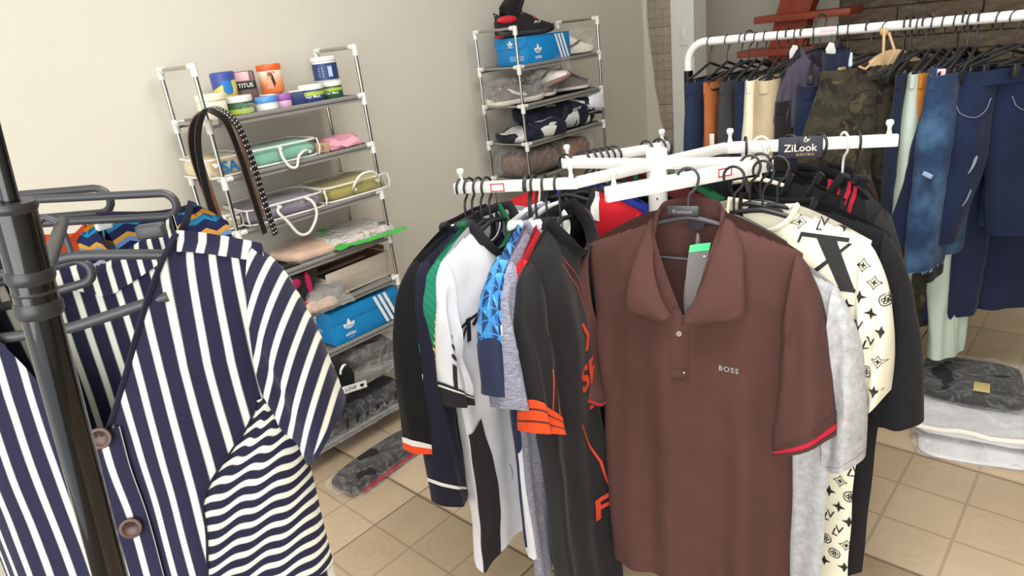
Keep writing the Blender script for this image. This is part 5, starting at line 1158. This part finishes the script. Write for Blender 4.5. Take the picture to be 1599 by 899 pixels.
decal('round_mark', ell2d(0, 0, .026, .016), lambda a, b: Vector((.105 + a, -.07 + b, .049)), 'label_green', t); G().box((-.09, .06, .045), (.04, .05, .006), None, .002).obj('green_corner', 'green_border', t)
Z5 = .653
M['taupe_card'] = plain('taupe_card', (196, 184, 168), .6, 0, .03); M['brown_card'] = plain('brown_card', (112, 74, 52), .7, 0, .08)
t = thing('gift_box', 'taupe gift box standing open with a brown inner flap on the fifth shelf', 'box', (1.40, 2.30, Z5), (math.radians(0), 0, math.radians(2)))
g = G(); a, b, h = .155, .075, .105; th = .003
g.box((0, -b, h / 2), (2 * a, th, h), Matrix.Rotation(.12, 3, 'X'), .0008); g.box((0, b, h / 2), (2 * a, th, h), None, .0008); g.box((-a, 0, h / 2 - .01), (th, 2 * b, h - .02), None, .0008); g.box((a, 0, h / 2), (th, 2 * b, h), None, .0008); g.box((0, 0, .003), (2 * a, 2 * b, .004)); g.obj('box_body', 'taupe_card', t, 30)
g = G(); g.box((.03, b + .004, h + .0), (2 * a * .78, .003, .07), Matrix.Rotation(-.25, 3, 'X'), .0008); g.box((a - .002, .01, h - .02), (.003, 2 * b * .9, .08), Matrix.Rotation(.12, 3, 'Y'), .0008); g.box((.0, .0, h * .55), (2 * a * .97, 2 * b * .9, .003)); g.obj('inner_flap', 'brown_card', t, 30)
decal('lettering', strokes(.11, .007, 15, 3, .0), plane_surf((.01, -b - .0025, h * .55), (1, 0, 0), (0, .12, .99)), 'grey_print', t)
t = thing('patterned_bag', 'black and magenta cloth bag in clear film on the fifth shelf', 'bag', (1.085, 2.27, Z5), (0, 0, math.radians(12))); lump((.22, .2, .19), 27, .03, e=.6).obj('bag_body', 'black_twill', t)
for x, y, z, rx_, rz_ in ((-.005, -.098, .125, .03, .02), (-.04, -.102, .06, .04, .026), (.065, -.09, .10, .012, .05), (.01, -.104, .035, .05, .02)):
    g = G(); g.ellipsoid((x, y + .006, z), (rx_, .014, rz_)); g.obj('magenta_patch', 'magenta_cloth', t)
pack('clothes_pack', 'grey clothes in crumpled clear film beside the taupe box', 'bag', (1.22, 2.24, Z5), -6, (.17, .20, .075), 'rack_fabric', 'film_dense', 29, .8)
pack('clothes_pack', 'pale striped clothes in clear film along the front of the fifth shelf', 'bag', (1.17, 2.175, Z5 + .002), -8, (.16, .06, .05), 'peach_cloth', 'film_dense', 30, False)

# blue shoe boxes with three white stripes
M['box_blue'] = plain('box_blue', (20, 136, 202), .45, 0, .02)
def trefoil(s_):
    lf = lambda a, l, w_: move2d(poly2d([(0, 0), (w_ * .7, l * .25), (w_, l * .6), (w_ * .45, l * .9), (0, l), (-w_ * .45, l * .9), (-w_, l * .6), (-w_ * .7, l * .25)]), 0, 0, a)
    return [move2d(lf(a, l, w_), 0, -.02 * s_ / .05) for a, l, w_ in ((0, s_, s_ * .23), (.85, s_ * .85, s_ * .22), (-.85, s_ * .85, s_ * .22))]
def shoe_box(label, pos, yaw, size, hinged):
    t = thing('shoe_box', label, 'box', pos, (0, 0, math.radians(yaw))); sx, sy, sz = size
    G().box((0, 0, sz * .49), (sx - .006, sy - .006, sz * .98), None, .0015).obj('box_body', 'box_blue', t, 30)
    lid = G(); zl = sz * .60 if hinged else sz * .62
    if hinged:
        lid.box((0, 0, sz), (sx, sy, .003), None, .001); pts = [(-sy / 2, sz), (sy / 2, sz), (sy / 2, sz * .62), (-sy / 2 + .035, sz * .60), (-sy / 2 + .012, sz * .66), (-sy / 2, sz * .78)]
        n = len(pts); lid.add([(-sx / 2 - .002, y, z) for y, z in pts] + [(-sx / 2 + .001, y, z) for y, z in pts], [tuple(range(n)), tuple(range(2 * n - 1, n - 1, -1))] + [(i, i + n, (i + 1) % n + n, (i + 1) % n) for i in range(n)])
    else: lid.box((0, 0, (zl + sz) / 2 + .001), (sx + .002, sy + .002, sz - zl), None, .002)
    l = lid.obj('lid', 'box_blue', t, 30)
    yF = -sy / 2 - .0022; F = lambda ox, oz: plane_surf((ox, yF, oz), (1, 0, 0), (0, 0, 1)); E = lambda oy, oz: plane_surf((-sx / 2 - .0032, oy, oz), (0, -1, 0), (0, 0, 1))
    for lf in trefoil(.042): decal('logo_leaf', lf, F(-sx * .27, sz * .50), 'white_print', t)
    for dz in (.006, .011): decal('logo_gap', rect2d(-.02, dz - .016, .02, dz - .014), plane_surf((-sx * .27, yF - .0006, sz * .50), (1, 0, 0), (0, 0, 1)), 'box_blue', t)
    decal('lettering', text2d('adidas', .020, .016), F(-sx * .27, sz * .22), 'white_print', t); decal('lettering', strokes(.03, .004, 9, 4, .0), F(-sx * .27, sz * .11), 'white_print', t)
    for i in range(3): x = sx * (.12 + .075 * i); decal('white_stripe', poly2d([(x, sz * .97), (x + .015, sz * .97), (x + .015 + sz * .34, .006), (x + sz * .34, .006)]), F(0, 0), 'white_print', t)
    for lf in trefoil(.026): decal('logo_leaf', lf, E(.0, sz * .80), 'white_print', t)
    decal('lettering', text2d('adidas', .013, .01), E(.0, sz * .68), 'white_print', t)
    if not hinged: decal('lettering', strokes(.05, .018, 4, 2, .0), E(-.02, sz * .42), 'white_print', t)
    else: decal('small_lines', join2d(*[rect2d(-.04, z, .05, z + .002) for z in (.02, .028, .036)]), E(-.03, 0), 'white_print', t)
    return t
shoe_box('blue shoe box with three white stripes carrying a black trainer', (2.665, 2.275, 1.384), 0, (.335, .20, .122), True)
shoe_box('blue shoe box with three white stripes on the chrome rack by the striped dress', (1.378, 2.30, .472), 1, (.335, .215, .138), False)

# trainers
def trainer(label, pos, rot, upper, sole, accent=None, L=.28, wrap=None, kind='trainer', sole2=None, stripe=None, tongue=True):
    t = thing(kind, label, 'shoe', pos, turn(*rot)); W_ = [(-.14, .022), (-.13, .030), (-.10, .036), (-.04, .034), (.03, .040), (.08, .045), (.115, .038), (.135, .022), (.142, .006)]
    sc = L / .28; n = 22
    def wid(x):
        for (x0, w0), (x1, w1) in zip(W_, W_[1:]):
            if x0 <= x <= x1: return w0 + (w1 - w0) * (x - x0) / (x1 - x0)
        return .006
    xs = [-.1395, -.137, -.13, -.115, -.095, -.07, -.04, -.01, .02, .05, .08, .105, .125, .137, .1415]
    P = []
    for x in xs:
        w_ = wid(x); lift = .012 * max(0, (x - .07) / .07) ** 2 + .006 * max(0, (-x - .11) / .03); h = .028 + .006 * max(0, (-x) / .14)
        P.append([Vector((x * sc, w_ * sg_pow(math.cos(a), .5) * sc * (1.04 if math.sin(a) < 0 else 1.0), (lift + h / 2 + h / 2 * sg_pow(math.sin(a), .5)) * sc)) for a in [2 * math.pi * i / n for i in range(n)]])
    g = G(); g.grid(P, True); g.add(P[0], [tuple(range(n))[::-1]]); g.add(P[-1], [tuple(range(n))]); g.obj('sole', sole, t)
    if sole2: g = G(); g.grid([[p * 1 + Vector((0, 0, -.001)) if p.z < .012 * sc else Vector((p.x * 1.005, p.y * 1.02, min(p.z, .010 * sc))) for p in r] for r in P], True); g.obj('outsole', sole2, t)
    H = [(-.138, .075), (-.13, .098), (-.115, .100), (-.095, .088), (-.06, .080), (-.03, .092), (.0, .098), (.03, .084), (.06, .066), (.09, .054), (.115, .046), (.132, .036)]
    P = []
    for x, h in H:
        w_ = wid(x) * .97; op = max(0, 1 - abs((x + .075) / .055)) ** .5
        row = []
        for i in range(n + 1):
            a = math.pi * i / n; y = w_ * sg_pow(math.cos(a), .55 + .2 * (x > .03)); z = .024 + (h - .024) * math.sin(a) ** (.55 if x < .03 else .75)
            if op > 0 and .3 < a / math.pi < .7: z -= op * .038 * math.sin((a / math.pi - .3) / .4 * math.pi)
            row.append(Vector((x * sc, y * sc, z * sc)))
        P.append(row)
    g = G(); g.grid(P); g.add(P[0], [tuple(range(n + 1))[::-1]]); g.add(P[-1], [tuple(range(n + 1))]); g.obj('upper', upper, t)
    if tongue: g = G(); g.grid([[Vector(((-.045 + .0 + .02 * j / 4) * sc, (-.02 + .04 * i / 4) * sc, (.085 + .035 * (1 - j / 4)) * sc)) for i in range(5)] for j in range(5)]); g.grid([[Vector(((-.049 + .02 * j / 4) * sc, (-.02 + .04 * i / 4) * sc, (.085 + .035 * (1 - j / 4)) * sc)) for i in range(5)][::-1] for j in range(5)]); g.obj('tongue', upper, t)
    for i in range(5):
        x = -.012 + .017 * i; hz = .100 - .0085 * i * (1 + .12 * i); g = G(); g.tube([(x * sc, -.022 * sc, (hz - .006) * sc), ((x + .006) * sc, 0, (hz + .004) * sc), (x * sc, .022 * sc, (hz - .006) * sc)], .0024 * sc, 6); g.obj('lace', accent or sole, t)
    if stripe:
        def side(a, b, sg): 
            w_ = wid(a); return Vector((a * sc, sg * (w_ * .985 + .002) * sc * (1 - .35 * max(0, (b - .05) / .05) ** 2), b * sc))
        for sg in (-1, 1): decal('side_mark', poly2d([(-.05, .035), (-.02, .033), (.03, .052), (.055, .074), (.035, .070), (.0, .052), (-.03, .05)]), lambda a, b, sg=sg: side(a, b, sg), stripe, t, .012)
        decal('heel_patch', rect2d(-.130, .04, -.10, .085), lambda a, b: side(a, b, -1), stripe, t, .012)
    if wrap: crumple((L * 1.12, .125, .125), int(abs(pos[0]) * 100), .012).obj('plastic_wrap', wrap, t, 25)
    return t
M['shoe_black'] = fabric('black_knit_shoe', (34, 32, 34)); M['shoe_white'] = plain('white_leather', (226, 220, 212), .45, 0, .03); M['shoe_grey'] = fabric('grey_suede', (120, 116, 112)); M['shoe_brown'] = fabric('taupe_suede', (112, 90, 80)); M['rubber_white'] = plain('white_rubber', (214, 206, 196), .55); M['rubber_black'] = plain('black_rubber', (30, 29, 30), .5); M['gum'] = plain('gum_rubber', (134, 96, 80), .6); M['red_shoe'] = plain('red_heel', (190, 30, 44), .5)
ZB = 1.384 + .1245
t = trainer('black trainer with a red heel lying on the blue shoe box', (2.60, 2.262, ZB), (-24, 0, 0), 'shoe_black', 'rubber_black', 'shoe_black', .30)
g = G(); g.ellipsoid((-.105, -.036, .082), (.052, .008, .017)); g.obj('red_heel', 'red_shoe', t); g = G(); g.ellipsoid((-.12, 0, .010), (.045, .036, .008)); g.obj('red_outsole', 'red_shoe', t); decal('lettering', strokes(.035, .014, 4, 6, .6), lambda a, b: Vector((.045 + a, -.046, .058 + b)), 'white_print', t); g = G(); g.tube([(-.13, 0, .10), (-.155, 0, .115), (-.148, 0, .09)], .004, 6); g.obj('pull_tab', 'shoe_black', t)
decal('badge', ell2d(0, 0, .006, .006), lambda a, b: Vector((.035 + a, -.043, .078 + b)), 'red_print', t)
trainer('second black trainer standing on its heel behind the lying one', (2.635, 2.345, ZB + .10), (0, 0, -62), 'shoe_black', 'rubber_black', 'shoe_black', .28)
trainer('white and brown trainer in clear film right of the striped shoe box', (2.945, 2.275, 1.384), (-28, 0, 0), 'shoe_white', 'rubber_white', 'shoe_white', .28, 'film', stripe='shoe_brown', sole2='shoe_brown')
Zs = 1.209
trainer('grey and white chunky trainer in clear film at the left of the second shelf', (2.475, 2.265, Zs), (160, 0, 0), 'shoe_grey', 'rubber_white', 'shoe_white', .30, 'film', stripe='shoe_white')
trainer('taupe and white trainer tipped on its side in clear film', (2.70, 2.255, Zs + .045), (-60, 0, -14), 'shoe_white', 'gum', 'shoe_white', .29, 'film', stripe='shoe_brown', sole2='gum')
trainer('dark trainer with a white sole in the middle of the second shelf', (2.62, 2.30, Zs), (-35, 0, 0), 'shoe_brown', 'rubber_white', 'shoe_brown', .28, 'film', sole2='rubber_black')
trainer('grey suede trainer at the right of the second shelf', (2.88, 2.27, Zs), (-25, 0, 0), 'shoe_grey', 'rubber_white', 'shoe_grey', .28, sole2='rubber_black'); trainer('grey suede trainer behind its pair at the right end', (2.955, 2.315, Zs), (-25, 0, 0), 'shoe_grey', 'rubber_white', 'shoe_grey', .28, sole2='rubber_black')
# folded sports jerseys
def jersey_pat(seed):
    def f(k):
        n1 = k.noise(k.mapp(k.uv(), (1, 1, 1), (seed, seed * 2, 0)), 7, 1, .4, .8); c = k.mix(k.step(n1, .56, .008), (32, 34, 52), (216, 216, 214)); return k.mix(k.step(k.noise(k.mapp(k.uv(), (1, 1, 1), (seed * 3, 1, 0)), 9, 1, .4, .8), .64, .008), c, (20, 20, 24))
    return f
for i in range(4): M['jersey_%d' % i] = fabric('navy_white_jersey', None, jersey_pat(i * 1.7 + .3), .55)
Zj = 1.033
for i, (lab, pos, yw, size, seed) in enumerate((('navy and white folded jersey spilling over the left of the shelf', (2.48, 2.26, Zj), 5, (.20, .22, .055), 41), ('navy folded jersey with white flashes at the front of the pile', (2.60, 2.235, Zj), -12, (.24, .22, .075), 42), ('black and white folded jersey in the middle of the pile', (2.70, 2.29, Zj + .055), -5, (.30, .22, .085), 43), ('navy jersey with small white lettering at the right of the pile', (2.86, 2.265, Zj), -10, (.27, .23, .16), 44))):
    t = thing('folded_jersey', lab, 'shirt', pos, (0, 0, math.radians(yw))); lump(size, seed, .022, freq=13, e=.5).obj('folded_cloth', 'jersey_%d' % i, t)
    if i == 3:
        decal('lettering', strokes(.06, .016, 6, 5, .3), plane_surf((-.03, -.122, .10), (1, 0, .15), (-.1, .1, .98)), 'white_print', t)
        decal('small_lettering', join2d(rect2d(-.03, 0, .03, .006), rect2d(-.02, -.02, .02, -.015)), plane_surf((.07, -.122, .085), (1, 0, .0), (0, .1, .98)), 'grey_print', t)
        g = G(); g.box((.16, -.02, .05), (.08, .10, .012), Matrix.Rotation(.1, 3, 'Y'), .004); g.obj('sleeve_edge', 'ink', t); lump((.12, .2, .13), 47, .025).obj('white_sleeve', 'white_cotton', t, loc=(.14, .0, .05))
t = thing('boots_bag', 'brown sheepskin slippers in a clear bag below the jerseys', 'bag', (2.56, 2.27, .857)); lump((.34, .2, .13), 51, .02, e=.6).obj('slippers', 'shoe_brown', t); crumple((.38, .23, .15), 52, .014).obj('plastic_wrap', 'film', t, 25)
t = thing('boots_bag', 'gum-brown slippers in a clear bag at the right below the jerseys', 'bag', (2.86, 2.27, .857)); lump((.24, .2, .12), 53, .02, e=.6).obj('slippers', 'gum', t); crumple((.26, .23, .14), 54, .014).obj('plastic_wrap', 'film', t, 25)

# seventh and eighth shelf of the left rack
Z7 = .289
t = thing('underwear', 'black underwear with a white LOVE waistband on the lower shelf', 'underwear', (1.115, 2.185, Z7), (0, 0, math.radians(-4))); lump((.25, .16, .135), 57, .02, e=.6).obj('folded_cloth', 'black_knit', t)
g = G(); P = [[(-.135 + .275 * i / 20, -.088 - .010 * math.sin(math.pi * i / 20) , .105 - .030 * j / 3 - .055 * i / 20) for i in range(21)] for j in range(4)]; g.grid(P); g.grid([[(x, y + .002, z) for x, y, z in r][::-1] for r in P]); wb = g.obj('waistband', 'white_rib', t)
def wbs(a, b): u = max(0, min(1, (a + .135) / .275)); return Vector((a, -.0895 - .010 * math.sin(math.pi * u), .090 - .055 * u + b))
for x in (-.055, .065): decal('lettering', text2d('LOVE', .021, .01, .2), lambda a, b, x=x: wbs(x + a, b), 'ink', wb, .01)
heart = poly2d([(0, -.010), (.008, -.002), (.010, .004), (.006, .008), (.0, .004), (-.006, .008), (-.010, .004), (-.008, -.002)])
for x in (-.1, .005, .118): decal('heart', heart, lambda a, b, x=x: wbs(x + a, b), 'ink', wb)
g = G(); g.tube([(.05, -.075, .115), (.045, -.095, .14), (.055, -.10, .155), (.068, -.09, .15)], .005, 8); g.obj('strap', 'white_rib', t)
pack('clothes_pack', 'black shoes in clear film on the seventh shelf', 'bag', (1.39, 2.28, Z7), -3, (.27, .22, .13), 'shoe_black', 'film_dense', 61, .7, .03)
pack('clothes_pack', 'crumpled clear pack hanging over the edge of the seventh shelf', 'bag', (1.30, 2.165, Z7 - .002), -2, (.26, .05, .05), 'rack_fabric', 'film_dense', 62, False)
t = pack('clothes_pack', 'black clothes in clear film with dark lettering on the bottom shelf', 'bag', (1.25, 2.28, .107), 0, (.54, .23, .10), 'charcoal_cloth', 'film', 63, .9)
decal('lettering', strokes(.30, .04, 6, 8, .3), plane_surf((.06, -.119, .055), (1, 0, 0), (0, .2, .95)), 'ink', t)
t = pack('clothes_pack', 'dark clothes with a red edge in clear film on the floor before the rack', 'bag', (1.20, 2.02, .001), 5, (.44, .17, .055), 'black_twill', 'film', 64, .9)
G().box((.0, -.088, .02), (.34, .006, .012), None, .002).obj('red_edge', 'red_tape', t)
# belts over the corner of the left rack
def belt(label, ctrl, w_, th, mat, yv, studs=None, edge=None):
    t = thing('leather_belt', label, 'belt', (0, 0, 0)); pts = spline([(x, yv[0] + (yv[1] - yv[0]) * i / (len(ctrl) - 1), z) for i, (x, z) in enumerate(ctrl)], 60); g = G(); P = []; fr_ = []
    for i, p in enumerate(pts):
        d = (pts[min(i + 1, 60)] - pts[max(i - 1, 0)]).normalized(); nrm = Vector((-d.z, 0, d.x)); nrm.normalize(); s_ = Vector((0.25, -.95, 0)).normalized(); s_ = (s_ - d * s_.dot(d)).normalized(); wv = d.cross(s_)
        # belt lies flat: width across y, thickness along the normal
        a = Vector((.88, .47, 0)); a = (a - d * a.dot(d)).normalized(); nn = d.cross(a); fr_.append((p, a, nn))
        P.append([p + a * w_ / 2 + nn * th / 2, p - a * w_ / 2 + nn * th / 2, p - a * w_ / 2 - nn * th / 2, p + a * w_ / 2 - nn * th / 2])
    g.grid(P, True); g.add(P[0], [(0, 1, 2, 3)]); g.add(P[-1], [(3, 2, 1, 0)]); g.obj('strap', mat, t, 40)
    if studs:
        sg_ = G(); sg_.lathe([(.0046, 0), (.0038, .002), (0, .003)], seg=8); me = sg_.mesh('stud'); me.materials.append(M['chrome']); c_ = 0
        for i in range(studs[0], studs[1], 1):
            for q in (-.28, .28):
                p, a, nn = fr_[i]; o = bpy.data.objects.new('stud', me); COL.objects.link(o); o.parent = t; s2 = 1 if nn.dot(Vector((-.4, -.8, .2))) > 0 else -1; o.location = p + a * w_ * q + nn * (th / 2) * s2; o.rotation_euler = (nn * s2).to_track_quat('Z', 'Y').to_euler()
    if edge:
        g = G(); g.tube([p - a * w_ * .5 for p, a, nn in fr_], .0015, 5); g.obj('edge', edge, t)
    return t
M['belt_black'] = plain('black_leather', (30, 29, 29), .4, 0, .1); M['belt_brown'] = plain('brown_leather', (128, 92, 74), .5, 0, .1)
belt('black leather belt with brown lining looped over the rack corner', [(.885, 1.02), (.872, 1.15), (.862, 1.30), (.885, 1.385), (.935, 1.418), (.985, 1.385), (1.003, 1.28), (1.012, 1.12), (1.02, 1.0)], .026, .005, 'belt_black', (2.150, 2.140), None, 'belt_brown')
belt('black belt with two rows of silver studs hanging from the rack corner', [(.868, 1.0), (.858, 1.15), (.868, 1.32), (.905, 1.412), (.952, 1.424), (1.0, 1.370), (1.018, 1.25), (1.022, 1.12), (1.03, 1.0)], .027, .004, 'belt_black', (2.120, 2.085), (26, 60))
belt('tan brown belt behind the studded belt', [(.905, 1.02), (.895, 1.15), (.89, 1.30), (.912, 1.392), (.955, 1.420), (1.018, 1.385), (1.034, 1.30), (1.03, 1.2), (1.04, 1.05)], .020, .004, 'belt_brown', (2.170, 2.165))

# plastic-wrapped packs on the floor under the rail
k = NT('gold_print_cloth'); n1 = k.noise(k.uv(), 26, 2, .5, .6); k.col(k.mix(k.step(n1, .55, .01), (226, 220, 212), (60, 50, 34))); k.p.inputs['Roughness'].default_value = .6; M['gold_print_cloth'] = k.m
pack('clothes_pack', 'empty-looking clear pack lowest on the floor under the rail', 'bag', (2.49, .27, .001), 14, (.30, .36, .022), 'white_cotton', 'film_dense', 71, .9, .006)
t = pack('clothes_pack', 'white clothes with a black and gold border in clear film on the floor', 'bag', (2.62, .30, .024), 12, (.40, .40, .05), 'white_cotton', 'film_dense', 72, .6)
for p0, p1 in (((-.19, -.19, .045), (.19, -.195, .03)), ((-.19, -.19, .045), (-.185, .19, .045)), ((.19, -.2, .03), (.2, .16, .05))):
    a, b = Vector(p0), Vector(p1); g = G(); g.tube([a.lerp(b, i / 8) + Vector((0, 0, .006 * math.sin(i * 1.7))) for i in range(9)], .011, 8); g.obj('gold_border', 'gold_print_cloth', t)
M['card_yellow'] = plain('yellow_card', (204, 186, 128), .6)
t = pack('clothes_pack', 'dark grey clothes with a yellow card in clear film topmost of the floor stack', 'bag', (2.77, .33, .075), 8, (.36, .36, .05), 'charcoal_cloth', 'film', 73, .5); G().box((-.10, -.03, .056), (.07, .05, .002), None, .0005).obj('yellow_card', 'card_yellow', t)
# ---------------------------------------------------------------- groups of repeats
GR = {'jar': 'jars on the top shelf', 'bedding_bag': 'bedding bags on the left rack', 'shoe_box': 'blue striped shoe boxes', 'trainer': 'trainers on the right shoe rack', 'folded_jersey': 'folded jerseys on the right shoe rack',
      'boots_bag': 'bagged slippers on the right shoe rack', 'leather_belt': 'belts hung over the rack corner', 'shoe_rack': 'chrome shoe racks along the wall', 'trousers': 'trousers on the tubular rail', 'denim_shorts': 'denim shorts on the tubular rail',
      'clip_hanger': 'clip hangers on the tubular rail', 'trouser_hanger': 'open-ended hangers by the black rack', 't_shirt': 't-shirts on the four-armed rack', 'football_shirt': 'football shirts on the four-armed rack', 'long_sleeve_shirt': 'long-sleeved tops on the four-armed rack',
      'sport_shirt': 'red-striped black shirts on the four-armed rack', 'size_tag': 'small white size tags'}
for o in list(SC.objects):
    if o.parent is None and 'category' in o and 'group' not in o:
        n = o.name.split('.')[0]
        if n in GR: o['group'] = GR[n]
        elif n == 'clothes_hanger' and o.location.x > 1.0: o['group'] = 'hangers on the tubular rail' if o.location.x > 2.3 else 'hangers on the four-armed rack'
        elif n == 'clothes_pack': o['group'] = 'wrapped packs on the floor under the rail' if o.location.x > 2 else 'wrapped packs on the left rack'
